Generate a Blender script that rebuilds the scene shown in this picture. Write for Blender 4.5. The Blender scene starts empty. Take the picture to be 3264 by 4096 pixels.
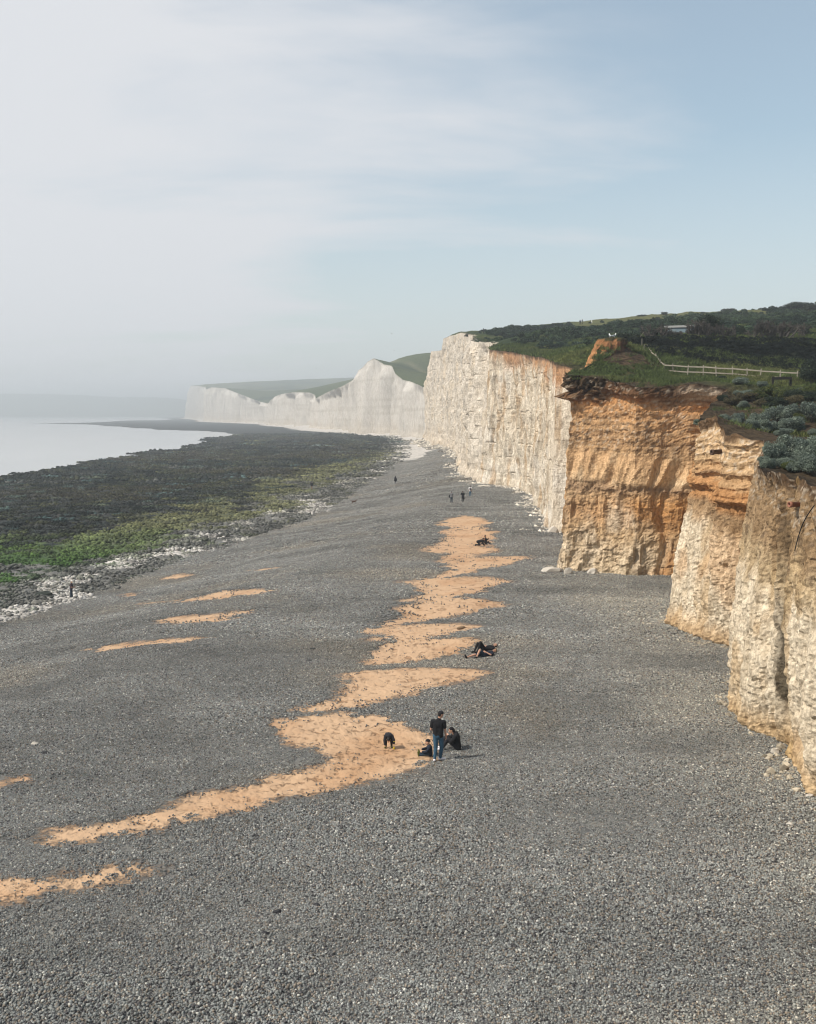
import bpy, math, random
import numpy as np
from mathutils import Vector, Matrix
random.seed(7)
RNG = np.random.default_rng(11)
SC = bpy.context.scene
COL = SC.collection

# ------------------------------------------------------------------ camera
F_PX, CX, CY = 4300.0, 1632.0, 2048.0          # focal length and centre in photo pixels
CAM_Z = 12.9
PITCH = math.atan((2048 - 1655) / F_PX)
cp, sp = math.cos(PITCH), math.sin(PITCH)
cam = bpy.data.cameras.new('camera')
cam_o = bpy.data.objects.new('camera', cam)
COL.objects.link(cam_o)
cam.sensor_fit = 'HORIZONTAL'
cam.sensor_width = 36
cam.lens = 36 * F_PX / 3264
cam.clip_start = 0.5
cam.clip_end = 30000
cam_o.location = (0, 0, CAM_Z)
cam_o.rotation_euler = (math.pi / 2 - PITCH, 0, 0)
SC.camera = cam_o

def ray(sx, sy):
    dx = (sx - CX) / F_PX
    dv = (CY - sy) / F_PX
    return np.array([dx, cp + dv * sp, -sp + dv * cp])

def at(sx, sy, D):
    """point on the sight line of a photo pixel, D metres out to sea level direction +Y"""
    r = ray(sx, sy)
    t = D / r[1]
    return np.array([r[0] * t, D, CAM_Z + r[2] * t])

def plane(sx, sy, z):
    r = ray(sx, sy)
    t = (z - CAM_Z) / r[2]
    return np.array([r[0] * t, r[1] * t, z])

# ------------------------------------------------------------------ noise
_T = np.random.default_rng(3).random((128, 128, 16)).astype(np.float32)

def _h(i, j, k, s):
    i = i.astype(np.int32); j = j.astype(np.int32); k = k.astype(np.int32)
    return _T[(i + s * 37) & 127, (j + s * 59) & 127, (k + s * 5) & 15]

def noise(x, y, z=0.0, s=0):
    """smooth value noise, -1..1; a plain number for z keeps it flat and cheap"""
    flat = np.ndim(z) == 0
    x, y = np.broadcast_arrays(np.asarray(x, np.float32), np.asarray(y, np.float32))
    xi, yi = np.floor(x), np.floor(y)
    q = lambda f: f * f * f * (f * (f * 6 - 15) + 10)
    fx, fy = q(x - xi), q(y - yi)
    xi = xi.astype(np.int32) + s * 37; yi = yi.astype(np.int32) + s * 59
    x0, x1, y0, y1 = xi & 127, (xi + 1) & 127, yi & 127, (yi + 1) & 127
    kk = int(z * 7 + s * 5) & 15
    T = _T[:, :, kk]
    a = T[x0, y0] * (1 - fx) + T[x1, y0] * fx
    b = T[x0, y1] * (1 - fx) + T[x1, y1] * fx
    return (a * (1 - fy) + b * fy) * 2 - 1

def fbm(x, y, z=0.0, o=4, s=0, g=0.5):
    r, a, f, t = 0, 1.0, 1.0, 0
    for i in range(o):
        r = r + a * noise(np.asarray(x) * f, np.asarray(y) * f, np.asarray(z) * f, s + i * 17)
        t += a
        a *= g
        f *= 2.03
    return r / t * 1.6

def ss(a, b, x):
    t = np.clip((np.asarray(x, float) - a) / (b - a), 0, 1)
    return t * t * (3 - 2 * t)

def lerp(a, b, t):
    return a + (b - a) * t

def mixc(c, d, t):
    """c: (n,3), d: rgb, t: (n,)"""
    t = np.clip(t, 0, 1)[..., None]
    return c * (1 - t) + np.asarray(d, float) * t

# ------------------------------------------------------------------ mesh helpers
def mesh_np(name, v, f, mat=None, smooth=True, parent=None, cols=None, attrs=None, link=True):
    """v (n,3), f (m,k) array of quads or triangles"""
    me = bpy.data.meshes.new(name)
    v = np.ascontiguousarray(v, dtype=np.float32)
    f = np.ascontiguousarray(f, dtype=np.int32)
    k = f.shape[1]
    me.vertices.add(len(v))
    me.vertices.foreach_set('co', v.ravel())
    me.loops.add(f.size)
    me.loops.foreach_set('vertex_index', f.ravel())
    me.polygons.add(len(f))
    me.polygons.foreach_set('loop_start', np.arange(0, f.size, k, dtype=np.int32))
    me.polygons.foreach_set('loop_total', np.full(len(f), k, dtype=np.int32))
    me.update(calc_edges=True)
    me.validate()
    me.polygons.foreach_set('use_smooth', np.full(len(me.polygons), smooth, dtype=bool))
    if cols is not None:
        a = me.color_attributes.new('col', 'FLOAT_COLOR', 'POINT')
        c = np.ones((len(v), 4), dtype=np.float32)
        c[:, :3] = cols
        a.data.foreach_set('color', c.ravel())
    for n, arr in (attrs or {}).items():
        a = me.attributes.new(n, 'FLOAT', 'POINT')
        a.data.foreach_set('value', np.ascontiguousarray(arr, dtype=np.float32).ravel())
    if mat:
        me.materials.append(mat)
    o = bpy.data.objects.new(name, me)
    if link:
        COL.objects.link(o)
    if parent:
        o.parent = parent
    return o

def grid_faces(r, c):
    i = np.arange(r * c).reshape(r, c)
    return np.stack([i[:-1, :-1], i[:-1, 1:], i[1:, 1:], i[1:, :-1]], -1).reshape(-1, 4)

def tag(o, label=None, cat=None, group=None, kind=None):
    if label: o['label'] = label
    if cat: o['category'] = cat
    if group: o['group'] = group
    if kind: o['kind'] = kind
    return o

def empty(name, loc, rz=0.0):
    o = bpy.data.objects.new(name, None)
    COL.objects.link(o)
    o.location = loc
    o.rotation_euler = (0, 0, rz)
    o.empty_display_size = 0.2
    return o

def copy_tree(o, parent=None):
    c = o.copy()
    COL.objects.link(c)
    if parent is not None:
        c.parent = parent
    for ch in [q for q in bpy.data.objects if q.parent is o]:
        copy_tree(ch, c)
    return c

# ------------------------------------------------------------------ materials
def new_mat(name):
    m = bpy.data.materials.new(name)
    m.use_nodes = True
    nt = m.node_tree
    b = nt.nodes['Principled BSDF']
    return m, nt, b

def nd(nt, typ, **kw):
    n = nt.nodes.new(typ)
    for k, v in kw.items():
        if k.startswith('i_'):
            n.inputs[k[2:].replace('_', ' ')].default_value = v
        else:
            setattr(n, k, v)
    return n

def math_n(nt, op, a, b=None, c=None, clamp=False):
    n = nt.nodes.new('ShaderNodeMath')
    n.operation = op
    n.use_clamp = clamp
    for i, x in enumerate((a, b, c)):
        if x is None: continue
        if isinstance(x, (int, float)): n.inputs[i].default_value = x
        else: nt.links.new(x, n.inputs[i])
    return n.outputs[0]

def mix_n(nt, fac, a, b, blend='MIX'):
    n = nt.nodes.new('ShaderNodeMix')
    n.data_type = 'RGBA'
    n.blend_type = blend
    n.clamp_factor = True
    for sock, x in ((n.inputs[0], fac), (n.inputs[6], a), (n.inputs[7], b)):
        if isinstance(x, (int, float)): sock.default_value = x
        elif isinstance(x, tuple): sock.default_value = (x + (1,))[:4]
        else: nt.links.new(x, sock)
    return n.outputs[2]

def ramp_n(nt, fac, lo, hi, smooth=True):
    n = nt.nodes.new('ShaderNodeMapRange')
    n.interpolation_type = 'SMOOTHSTEP' if smooth else 'LINEAR'
    n.inputs['From Min'].default_value = lo
    n.inputs['From Max'].default_value = hi
    nt.links.new(fac, n.inputs['Value'])
    return n.outputs['Result']

def pos_n(nt, scale=(1, 1, 1)):
    g = nt.nodes.new('ShaderNodeNewGeometry')
    if scale == (1, 1, 1):
        return g.outputs['Position']
    v = nt.nodes.new('ShaderNodeVectorMath')
    v.operation = 'MULTIPLY'
    nt.links.new(g.outputs['Position'], v.inputs[0])
    v.inputs[1].default_value = scale
    return v.outputs[0]

def noise_n(nt, vec, scale, detail=4, rough=0.55, dist=0.0):
    n = nt.nodes.new('ShaderNodeTexNoise')
    n.inputs['Scale'].default_value = scale
    n.inputs['Detail'].default_value = detail
    n.inputs['Roughness'].default_value = rough
    n.inputs['Distortion'].default_value = dist
    nt.links.new(vec, n.inputs['Vector'])
    return n.outputs['Fac']

def voro_n(nt, vec, scale, feature='F1', rnd=1.0):
    n = nt.nodes.new('ShaderNodeTexVoronoi')
    n.feature = feature
    n.inputs['Scale'].default_value = scale
    n.inputs['Randomness'].default_value = rnd
    nt.links.new(vec, n.inputs['Vector'])
    return n

def attr_n(nt, name, typ='GEOMETRY'):
    n = nt.nodes.new('ShaderNodeAttribute')
    n.attribute_name = name
    n.attribute_type = typ
    return n

def bump_n(nt, h, strength, dist, normal=None):
    n = nt.nodes.new('ShaderNodeBump')
    n.inputs['Strength'].default_value = strength
    n.inputs['Distance'].default_value = dist
    nt.links.new(h, n.inputs['Height'])
    if normal is not None:
        nt.links.new(normal, n.inputs['Normal'])
    return n.outputs[0]

def plain(name, rgb, rough=0.85, var=0.25, scale=30.0, spec=0.25):
    """a real-world colour with a little mottling and a fine bump"""
    m, nt, b = new_mat(name)
    tc = nt.nodes.new('ShaderNodeTexCoord')
    f = noise_n(nt, tc.outputs['Object'], scale, 4)
    d = tuple(c * (1 - var) for c in rgb)
    l = tuple(min(1, c * (1 + var)) for c in rgb)
    nt.links.new(mix_n(nt, f, d, l), b.inputs['Base Color'])
    b.inputs['Roughness'].default_value = rough
    b.inputs['Specular IOR Level'].default_value = spec
    nt.links.new(bump_n(nt, f, 0.3, 0.01), b.inputs['Normal'])
    return m

# ------------------------------------------------------------------ world, sun
SUN_EL = math.radians(47)
SUN_AZ = math.radians(114)     # to the left of the view direction (+Y)
SUN_DIR = Vector((-math.sin(SUN_AZ) * math.cos(SUN_EL), math.cos(SUN_AZ) * math.cos(SUN_EL), math.sin(SUN_EL)))
sun = bpy.data.lights.new('sun', 'SUN')
sun.energy = 3.6
sun.angle = math.radians(0.6)
sun.color = (1.0, 0.93, 0.83)
sun_o = bpy.data.objects.new('sun', sun)
COL.objects.link(sun_o)
sun_o.rotation_euler = (-SUN_DIR).to_track_quat('-Z', 'Y').to_euler()

w = bpy.data.worlds.new('World')
SC.world = w
w.use_nodes = True
nt = w.node_tree
bg = nt.nodes['Background']
sky = nt.nodes.new('ShaderNodeTexSky')
sky.sky_type = 'NISHITA'
sky.sun_disc = False
sky.sun_elevation = SUN_EL
sky.sun_rotation = -SUN_AZ
sky.altitude = 20
sky.air_density = 1.0
sky.dust_density = 1.5
sky.ozone_density = 1.0
tc = nt.nodes.new('ShaderNodeTexCoord')
dirv = tc.outputs['Generated']
sep = nt.nodes.new('ShaderNodeSeparateXYZ')
nt.links.new(dirv, sep.inputs[0])
zz = math_n(nt, 'MAXIMUM', sep.outputs['Z'], 0.0)
zd = math_n(nt, 'ADD', zz, 0.16)
px_ = math_n(nt, 'DIVIDE', sep.outputs['X'], zd)
py_ = math_n(nt, 'DIVIDE', sep.outputs['Y'], zd)
cmb = nt.nodes.new('ShaderNodeCombineXYZ')
nt.links.new(px_, cmb.inputs['X'])
nt.links.new(py_, cmb.inputs['Y'])
rot = nt.nodes.new('ShaderNodeMapping')
rot.inputs['Rotation'].default_value = (0, 0, math.radians(28))
rot.inputs['Scale'].default_value = (0.55, 1.15, 1)
rot.inputs['Location'].default_value = (0.35, 0.9, 0)
nt.links.new(cmb.outputs[0], rot.inputs['Vector'])
c1 = noise_n(nt, rot.outputs[0], 0.9, 6, 0.52, 0.5)
c2 = noise_n(nt, rot.outputs[0], 3.1, 6, 0.6, 0.8)
cl = math_n(nt, 'ADD', math_n(nt, 'MULTIPLY', c1, 0.84), math_n(nt, 'MULTIPLY', c2, 0.16))
# the veil is denser towards the sea (left)
bias = math_n(nt, 'MULTIPLY', sep.outputs['X'], -0.5)
cl = math_n(nt, 'ADD', cl, bias)
fac = ramp_n(nt, cl, 0.37, 0.66)
fac = math_n(nt, 'ADD', math_n(nt, 'MULTIPLY', fac, 0.75), 0.23)
low = ramp_n(nt, sep.outputs['Z'], 0.40, -0.03)
fac = math_n(nt, 'MAXIMUM', fac, math_n(nt, 'MULTIPLY', low, 0.72))
SKY_CLOUD = nt.nodes.new('ShaderNodeRGB')
SKY_CLOUD.outputs[0].default_value = (5.45, 5.56, 5.80, 1)
skyc = mix_n(nt, 1.0, sky.outputs[0], (1.02, 1.13, 1.02), 'MULTIPLY')
nt.links.new(mix_n(nt, fac, skyc, SKY_CLOUD.outputs[0]), bg.inputs['Color'])
bg.inputs['Strength'].default_value = 0.10

vs = SC.view_settings
SC.display_settings.display_device = 'sRGB'
vs.view_transform = 'Standard'
vs.look = 'None'
vs.exposure = 0.5
vs.gamma = 1.0
SC.render.engine = 'CYCLES'
SC.cycles.use_denoising = True
SC.cycles.denoiser = 'OPENIMAGEDENOISE'
SC.cycles.denoising_input_passes = 'RGB_ALBEDO_NORMAL'
SC.cycles.filter_width = 1.15
SC.cycles.max_bounces = 6
SC.cycles.diffuse_bounces = 3
SC.cycles.volume_bounces = 0
SC.cycles.transparent_max_bounces = 8
SC.cycles.use_adaptive_sampling = False
SC.cycles.adaptive_threshold = 0.01
# ------------------------------------------------------------------ beach, foreshore, sea
SEA_Z = -4.5
FAR_BASE = [(1702, 627), (1647, 739), (1580, 784), (1513, 812), (1495, 828), (1433, 884), (1372, 952), (1311, 1008), (1262, 1052), (1177, 1326), (1103, 1453), (1073, 1685), (1006, 1803), (944, 1927), (902, 2013), (847, 2150), (825, 2200), (818, 2700), (768, 3524), (737, 3900)]
_toe = [(-46.0, -50.0), (-42.0, 20.0), (-36.5, 58.0)]
for sx, sy in ((0, 2490), (300, 2398), (560, 2290), (900, 2180), (1200, 2085), (1350, 2005), (1430, 1950), (1540, 1880), (1610, 1830)):
    q = plane(sx, sy, -3.3)
    _toe.append((q[0], q[1]))
for sx, D in FAR_BASE:
    _toe.append(((sx - CX) / F_PX * D * 1.0 - 11.0, D))
_toe.append((-960, 4700)); _toe.append((-1300, 9500))
TOE = np.array(_toe)

WATER_PX = [(0, 1914), (80, 1908), (163, 1897), (230, 1888), (285, 1870), (330, 1862), (378, 1850), (460, 1838), (547, 1821), (640, 1805),
            (722, 1789), (780, 1776), (838, 1757), (949, 1737), (830, 1726), (640, 1719), (495, 1708), (410, 1701), (332, 1697), (128, 1694),
            (300, 1692), (407, 1688), (520, 1682), (640, 1681)]
_w = [(-420.0, -200.0), (-300.0, 60.0), (-190.0, 215.0)]
for sx, sy in WATER_PX:
    q = plane(sx, sy, SEA_Z)
    _w.append((q[0], q[1]))
_w += [(-725, 3300), (-860, 3900), (-1100, 4700), (-1500, 9000), (-9000, 9000), (-9000, -200)]
WATER = np.array(_w)

def sdf_poly(x, y, P):
    """signed distance, positive inside"""
    x = np.asarray(x, float); y = np.asarray(y, float)
    d2 = np.full(x.shape, 1e18)
    ins = np.zeros(x.shape, bool)
    n = len(P)
    for i in range(n):
        ax, ay = P[i]
        bx, by = P[(i + 1) % n]
        ex, ey = bx - ax, by - ay
        wx, wy = x - ax, y - ay
        t = np.clip((wx * ex + wy * ey) / (ex * ex + ey * ey + 1e-12), 0, 1)
        d2 = np.minimum(d2, (wx - ex * t) ** 2 + (wy - ey * t) ** 2)
        c = ((ay > y) != (by > y)) & (x < (bx - ax) * (y - ay) / (by - ay + 1e-15) + ax)
        ins ^= c
    d = np.sqrt(d2)
    return np.where(ins, d, -d)

def toe_s(x, y):
    return np.asarray(x, float) - np.interp(y, TOE[:, 1], TOE[:, 0])

def zg(x, y, detail=True):
    x = np.asarray(x, float); y = np.asarray(y, float)
    s = toe_s(x, y)
    up = np.clip(1.0 - 0.007 * y, 0.0, 1.0)
    z = -3.3 + (3.3 + up) * ss(-2, 27, s)
    # low cusps running down the shingle
    if detail:
        near = ss(0, 6, s) * (1 - ss(200, 380, y))
        z = z + near * (0.15 * fbm(x / 12.0, y / 6.0, 0, 3, 3) + 0.030 * fbm(x / 3.2, y / 2.4, 0, 2, 5))
    return z

def ground_hit(sx, sy):
    z = 0.0
    for _ in range(40):
        q = plane(sx, sy, z)
        z = float(zg(np.array([q[0]]), np.array([q[1]]))[0])
    return plane(sx, sy, z)

# sand lying in the hollows of the shingle: outlines on the beach
D2S = 3264 / 1718.0
SAND_PX = [
    [(118, 1763), (200, 1754), (300, 1739), (420, 1715), (520, 1691), (620, 1669), (720, 1651), (820, 1633), (870, 1619), (902, 1608), (914, 1597), (900, 1560), (880, 1540), (850, 1525),
     (800, 1512), (740, 1505), (680, 1505), (620, 1510), (562, 1518), (590, 1540), (620, 1560), (690, 1575), (715, 1590), (690, 1605), (640, 1622), (560, 1645), (480, 1665),
     (420, 1680), (350, 1703), (260, 1728), (160, 1750), (118, 1759)],
    [(-160, 1856), (0, 1850), (60, 1846), (120, 1845), (170, 1838), (215, 1832), (250, 1825), (288, 1821), (292, 1829), (265, 1842), (225, 1854), (160, 1867), (90, 1878), (0, 1892), (-160, 1912)],
    [(630, 1496), (700, 1480), (722, 1465), (725, 1450), (735, 1430), (755, 1415), (800, 1410), (900, 1405), (980, 1407), (1035, 1414), (1000, 1425), (900, 1446), (820, 1468), (740, 1486)],
    [(775, 1397), (785, 1375), (815, 1360), (850, 1349), (985, 1345), (992, 1358), (960, 1370), (900, 1386), (840, 1396)],
    [(775, 1347), (820, 1337), (775, 1328), (850, 1317), (960, 1314), (998, 1319), (960, 1331), (890, 1343)],
    [(810, 1314), (850, 1301), (870, 1290), (845, 1282), (880, 1270), (930, 1259), (1000, 1261), (1056, 1274), (1000, 1283), (940, 1294), (880, 1306)],
    [(855, 1264), (900, 1250), (890, 1236), (855, 1225), (920, 1216), (1000, 1215), (1069, 1222), (1030, 1236), (980, 1248), (920, 1261)],
    [(855, 1225), (930, 1212), (945, 1200), (960, 1185), (935, 1183), (1000, 1174), (1116, 1171), (1060, 1186), (1000, 1200), (930, 1219)],
    [(895, 1156), (930, 1145), (950, 1130), (925, 1120), (960, 1112), (925, 1105), (958, 1089), (985, 1086), (1002, 1092), (1037, 1100), (1005, 1106), (1037, 1118), (1032, 1130), (1022, 1150),
     (1037, 1158), (980, 1173), (935, 1179), (950, 1165), (905, 1161)],
    [(318, 1306), (370, 1297), (440, 1290), (520, 1286), (533, 1290), (460, 1298), (512, 1300), (440, 1310), (370, 1312)],
    [(296, 1269), (380, 1262), (430, 1254), (470, 1242), (560, 1239), (588, 1240), (540, 1250), (470, 1259), (380, 1269)],
    [(165, 1367), (230, 1354), (320, 1347), (400, 1341), (472, 1339), (400, 1350), (300, 1359), (200, 1374)],
    [(-60, 1642), (0, 1638), (20, 1632), (54, 1630), (48, 1641), (0, 1652), (-60, 1660)],
    [(258, 1251), (290, 1246), (308, 1250), (270, 1257)],
    [(338, 1218), (380, 1207), (402, 1211), (370, 1219)],
    [(516, 1201), (590, 1192), (602, 1195), (540, 1202)],
]
SAND = []
for poly in SAND_PX:
    pts = []
    for i in range(len(poly)):                      # densify, then drop on the beach
        a, b = poly[i], poly[(i + 1) % len(poly)]
        for t in (0, 0.5):
            q = ground_hit((a[0] + (b[0] - a[0]) * t) * D2S, (a[1] + (b[1] - a[1]) * t) * D2S)
            pts.append((q[0], q[1]))
    SAND.append(np.array(pts))
FAINT = []
for poly in ([(-60, 1585), (60, 1581), (125, 1582), (60, 1593), (-60, 1599)], [(480, 1500), (620, 1492), (560, 1530), (420, 1528)], [(70, 1752), (20, 1764), (-10, 1776), (0, 1784), (60, 1778), (120, 1764)], [(310, 1815), (400, 1806), (430, 1816), (330, 1834)],
             [(470, 1340), (560, 1330), (600, 1336), (500, 1352)], [(560, 1238), (640, 1226), (660, 1234), (590, 1248)], [(1030, 1405), (1080, 1408), (1050, 1425), (990, 1436)], [(130, 1360), (170, 1352), (180, 1370), (140, 1380)], [(820, 1150), (890, 1146), (900, 1160), (840, 1170)]):
    FAINT.append(np.array([tuple(ground_hit(px * D2S, py * D2S)[:2]) for px, py in poly]))

def sand_sd(x, y):
    """metres inside (+) or outside (-) the sand, stretched so that thin strips count across the view"""
    x = np.asarray(x, float); y = np.asarray(y, float)
    out = np.full(x.shape, -9.0)
    for k_, P in enumerate(SAND):
        lo, hi = P.min(0) - 3, P.max(0) + 3
        m = (x > lo[0]) & (x < hi[0]) & (y > lo[1]) & (y < hi[1])
        if m.any():
            out[m] = np.maximum(out[m], sdf_poly(x[m], y[m], P) - (.45 if k_ >= 9 else 0))
    return out

# ground sheet: rings of growing radius round the foot of the viewing stair
NA, NR = 640, 1020
ang = np.radians(np.linspace(-38, 38, NA))
rad = np.concatenate([[9.0, 12.0], np.geomspace(15.0, 9000.0, NR - 2)])
R_, A_ = np.meshgrid(rad, ang, indexing='ij')
gx = (R_ * np.sin(A_)).ravel()
gy = (R_ * np.cos(A_)).ravel()
def ground_full(x, y):
    """final ground height and what covers it"""
    s = toe_s(x, y)
    z = zg(x, y)
    fore = s < 4
    ds = np.full(x.shape, 50.0)
    ds[fore] = -sdf_poly(x[fore], y[fore], WATER)
    en = fbm(x / 22.0, y / 60.0, 0, 4, 31) * 6 + fbm(x / 5.0, y / 9.0, 0, 3, 35) * 1.6
    dse = ds + en * ss(100, 400, y) * 1.3 + en * 0.35
    t = np.clip(dse / (np.abs(dse) + np.abs(s) + 1e-6), 0, 1)
    zf = np.where(dse > 0, SEA_Z + 0.05 + 1.15 * t ** 0.8, SEA_Z - 0.02 - 0.03 * np.minimum(-dse, 60))
    rough = 0.20 * fbm(x / 1.3, y / 1.3, 0, 4, 41) + 0.12 * np.abs(noise(x / 0.55, y / 0.55, 0, 44)) + 0.22 * fbm(x / 9, y / 9, 0, 3, 47)
    zf = zf + rough * ss(0.0, 4.0, dse) * (1 - 0.5 * ss(300, 900, y))
    k = ss(-3.0, 1.5, s)
    z = zf * (1 - k) + z * k
    sd = sand_sd(x, y)
    rr_ = np.hypot(x, y)
    sd = sd + (.16 + .0022 * rr_) * (fbm(x / 2.6, y / 1.6, 0, 3, 57) + .12) * (sd > -4) + .12 * fbm(x / .5, y / .4, 0, 3, 59)
    soft = 0.75 + 0.011 * rr_
    sand = np.clip(0.66 + sd / (2 * soft), 0, 1)
    fs_ = np.full(x.shape, -9.0)
    for Q in FAINT:
        fs_ = np.maximum(fs_, sdf_poly(x, y, Q))
    sand = np.maximum(sand, .44 * ss(-1.2, .6, fs_))
    z = z - 0.06 * sand + sand * 0.035 * fbm(x / 0.5, y / 0.5, 0, 3, 8)
    band = fbm(x / 14, y / 26, 0, 4, 51)
    fine = fbm(x / 2.5, y / 4, 0, 3, 53)
    gw = np.interp(y, [0, 70, 110, 170, 260, 330, 420], [22, 18, 14, 13, 12, 10, 6])       # width of the weedless rubble strip
    d = (-s + band * 4.5 + fine * 3.0) / gw
    green = ss(0.42, 0.85, d) * (1 - ss(1.3, 2.5, d + .5 * fbm(x / 6, y / 9, 0, 3, 63))) * (1 - ss(420, 560, y)) * ss(-.75, .15, fbm(x / 4.5, y / 7, 0, 3, 65))
    weed = ss(0.85, 1.6, d)
    chalk = ss(0.1, 0.75, 0.85 * fine + 0.7 * band + 0.12 + .22 * ss(120, 170, y)) * ss(-2.0, 2.0, d * gw) * (1 - ss(0.6, 1.1, d))
    chalk = np.maximum(chalk, ss(310, 400, y) * ss(-9 - 4 * band, -1, s) * (1 - ss(7, 15, s + 4 * band)) * (0.75 + 0.25 * fine))
    chalk = np.maximum(chalk, ss(450, 600, y) * ss(-1, 3, s))
    bright = 1 - ss(105, 165, y + 8 * band)                # fresh green weed close by, olive further out
    return dict(z=z, s=s, sand=sand, sd=sd, green=green, weed=weed, chalk=chalk, bright=bright, dse=dse)

G = ground_full(gx, gy)
gz, sand_a, weed_a, green_a, chalk_a, bright_a = G['z'], G['sand'], G['weed'], G['green'], G['chalk'], G['bright']

def ground_mat():
    m, nt, b = new_mat('beach_ground')
    P = pos_n(nt)
    # shingle: three sizes of stones
    v1 = voro_n(nt, P, 13.0)
    v2 = voro_n(nt, P, 5.0)
    sp1 = nt.nodes.new('ShaderNodeSeparateColor'); nt.links.new(v1.outputs['Color'], sp1.inputs[0])
    sp2 = nt.nodes.new('ShaderNodeSeparateColor'); nt.links.new(v2.outputs['Color'], sp2.inputs[0])
    big = noise_n(nt, pos_n(nt, (0.25, 0.5, 0.5)), 1.0, 5)
    mid = noise_n(nt, pos_n(nt, (1, 0.7, 1)), 2.2, 5, 0.7)
    gcol = mix_n(nt, sp1.outputs[0], (0.055, 0.056, 0.055), (0.25, 0.245, 0.215))
    gcol = mix_n(nt, math_n(nt, 'MULTIPLY', sp2.outputs[1], 0.55), gcol, mix_n(nt, sp2.outputs[0], (0.05, 0.051, 0.05), (0.24, 0.235, 0.21)))
    gcol = mix_n(nt, ramp_n(nt, big, 0.40, 0.66), gcol, mix_n(nt, 0.5, gcol, (0.15, 0.135, 0.12)))
    gcol = mix_n(nt, ramp_n(nt, mid, 0.60, 0.35), gcol, mix_n(nt, 0.55, gcol, (0.075, 0.08, 0.088)))
    # sand
    sn = noise_n(nt, P, 1.6, 6, 0.65)
    scol = mix_n(nt, sn, (0.37, 0.215, 0.108), (0.515, 0.322, 0.178))
    drift = ramp_n(nt, noise_n(nt, pos_n(nt, (.3, .22, .3)), 1.0, 4, .6), .28, .56)
    scol = mix_n(nt, drift, mix_n(nt, sn, (.355, .200, .102), (.46, .280, .152)), mix_n(nt, .5, scol, (.54, .385, .255)))
    pit = noise_n(nt, pos_n(nt, (1.0, .8, 1)), 3.4, 4, 0.6)
    pits = math_n(nt, 'MULTIPLY', ramp_n(nt, pit, 0.55, 0.64), ramp_n(nt, noise_n(nt, P, .55, 3, .6), .36, .60))
    scol = mix_n(nt, math_n(nt, 'MULTIPLY', pits, 0.5), scol, (0.32, 0.165, 0.072))
    sa = attr_n(nt, 'sand').outputs['Fac']
    e1 = noise_n(nt, P, 6.0, 6, 0.75)
    e2 = noise_n(nt, pos_n(nt, (0.8, 0.8, 0.8)), 1.3, 5, 0.6)
    en = math_n(nt, 'ADD', math_n(nt, 'MULTIPLY', e1, 0.62), math_n(nt, 'MULTIPLY', e2, 0.38))
    sm = ramp_n(nt, math_n(nt, 'ADD', sa, math_n(nt, 'MULTIPLY', math_n(nt, 'SUBTRACT', en, 0.5), 1.7)), 0.38, 0.66)
    sprinkle = ramp_n(nt, noise_n(nt, P, 9.0, 3, 0.6), 0.66, 0.72)
    sm = math_n(nt, 'MULTIPLY', sm, math_n(nt, 'SUBTRACT', 1.0, math_n(nt, 'MULTIPLY', sprinkle, 0.7)))
    col = mix_n(nt, sm, gcol, scol)
    # foreshore
    f1 = noise_n(nt, P, 0.9, 6, 0.7)
    f2 = noise_n(nt, P, 0.22, 6, 0.65)
    vr = voro_n(nt, P, 1.6)
    spr = nt.nodes.new('ShaderNodeSeparateColor'); nt.links.new(vr.outputs['Color'], spr.inputs[0])
    dark = mix_n(nt, ramp_n(nt, f1, .35, .7), (0.003, 0.005, 0.005), (0.022, 0.027, 0.025))
    dark = mix_n(nt, ramp_n(nt, f2, 0.52, 0.66), dark, (0.030, 0.024, 0.016))
    chk = mix_n(nt, spr.outputs[0], (0.32, 0.30, 0.275), (0.62, 0.585, 0.54))
    chm = attr_n(nt, 'chalk').outputs['Fac']
    chn = ramp_n(nt, math_n(nt, 'ADD', chm, math_n(nt, 'MULTIPLY', math_n(nt, 'SUBTRACT', f1, 0.5), 1.4)), 0.40, 0.62)
    col = mix_n(nt, chn, col, chk)
    wd = attr_n(nt, 'weed').outputs['Fac']
    wn = ramp_n(nt, math_n(nt, 'ADD', wd, math_n(nt, 'MULTIPLY', math_n(nt, 'SUBTRACT', f1, 0.5), 1.0)), 0.35, 0.65)
    col = mix_n(nt, wn, col, dark)
    gr = attr_n(nt, 'green').outputs['Fac']
    br = attr_n(nt, 'bright').outputs['Fac']
    gcol2 = mix_n(nt, br, mix_n(nt, f1, (0.035, 0.042, 0.017), (0.115, 0.122, 0.058)), mix_n(nt, f1, (0.012, 0.035, 0.008), (0.065, 0.135, 0.025)))
    gn = ramp_n(nt, math_n(nt, 'ADD', gr, math_n(nt, 'MULTIPLY', math_n(nt, 'SUBTRACT', f1, 0.5), 1.5)), 0.42, 0.72)
    col = mix_n(nt, gn, col, gcol2)
    nt.links.new(col, b.inputs['Base Color'])
    b.inputs['Roughness'].default_value = 0.8
    b.inputs['Specular IOR Level'].default_value = 0.3
    h1 = math_n(nt, 'MULTIPLY', v1.outputs['Distance'], -0.5)
    h = math_n(nt, 'ADD', h1, math_n(nt, 'MULTIPLY', mid, 0.5))
    hs = math_n(nt, 'ADD', math_n(nt, 'MULTIPLY', pits, -0.9), math_n(nt, 'MULTIPLY', pit, -1.2))
    hh = nt.nodes.new('ShaderNodeMix'); hh.data_type = 'FLOAT'
    nt.links.new(sm, hh.inputs[0]); nt.links.new(h, hh.inputs[2]); nt.links.new(hs, hh.inputs[3])
    n1 = bump_n(nt, hh.outputs[0], 1.0, 0.10)
    n2 = bump_n(nt, f1, 0.0, 0.3, n1)
    nt.links.new(n1, b.inputs['Normal'])
    return m

M_GROUND = ground_mat()
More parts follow.
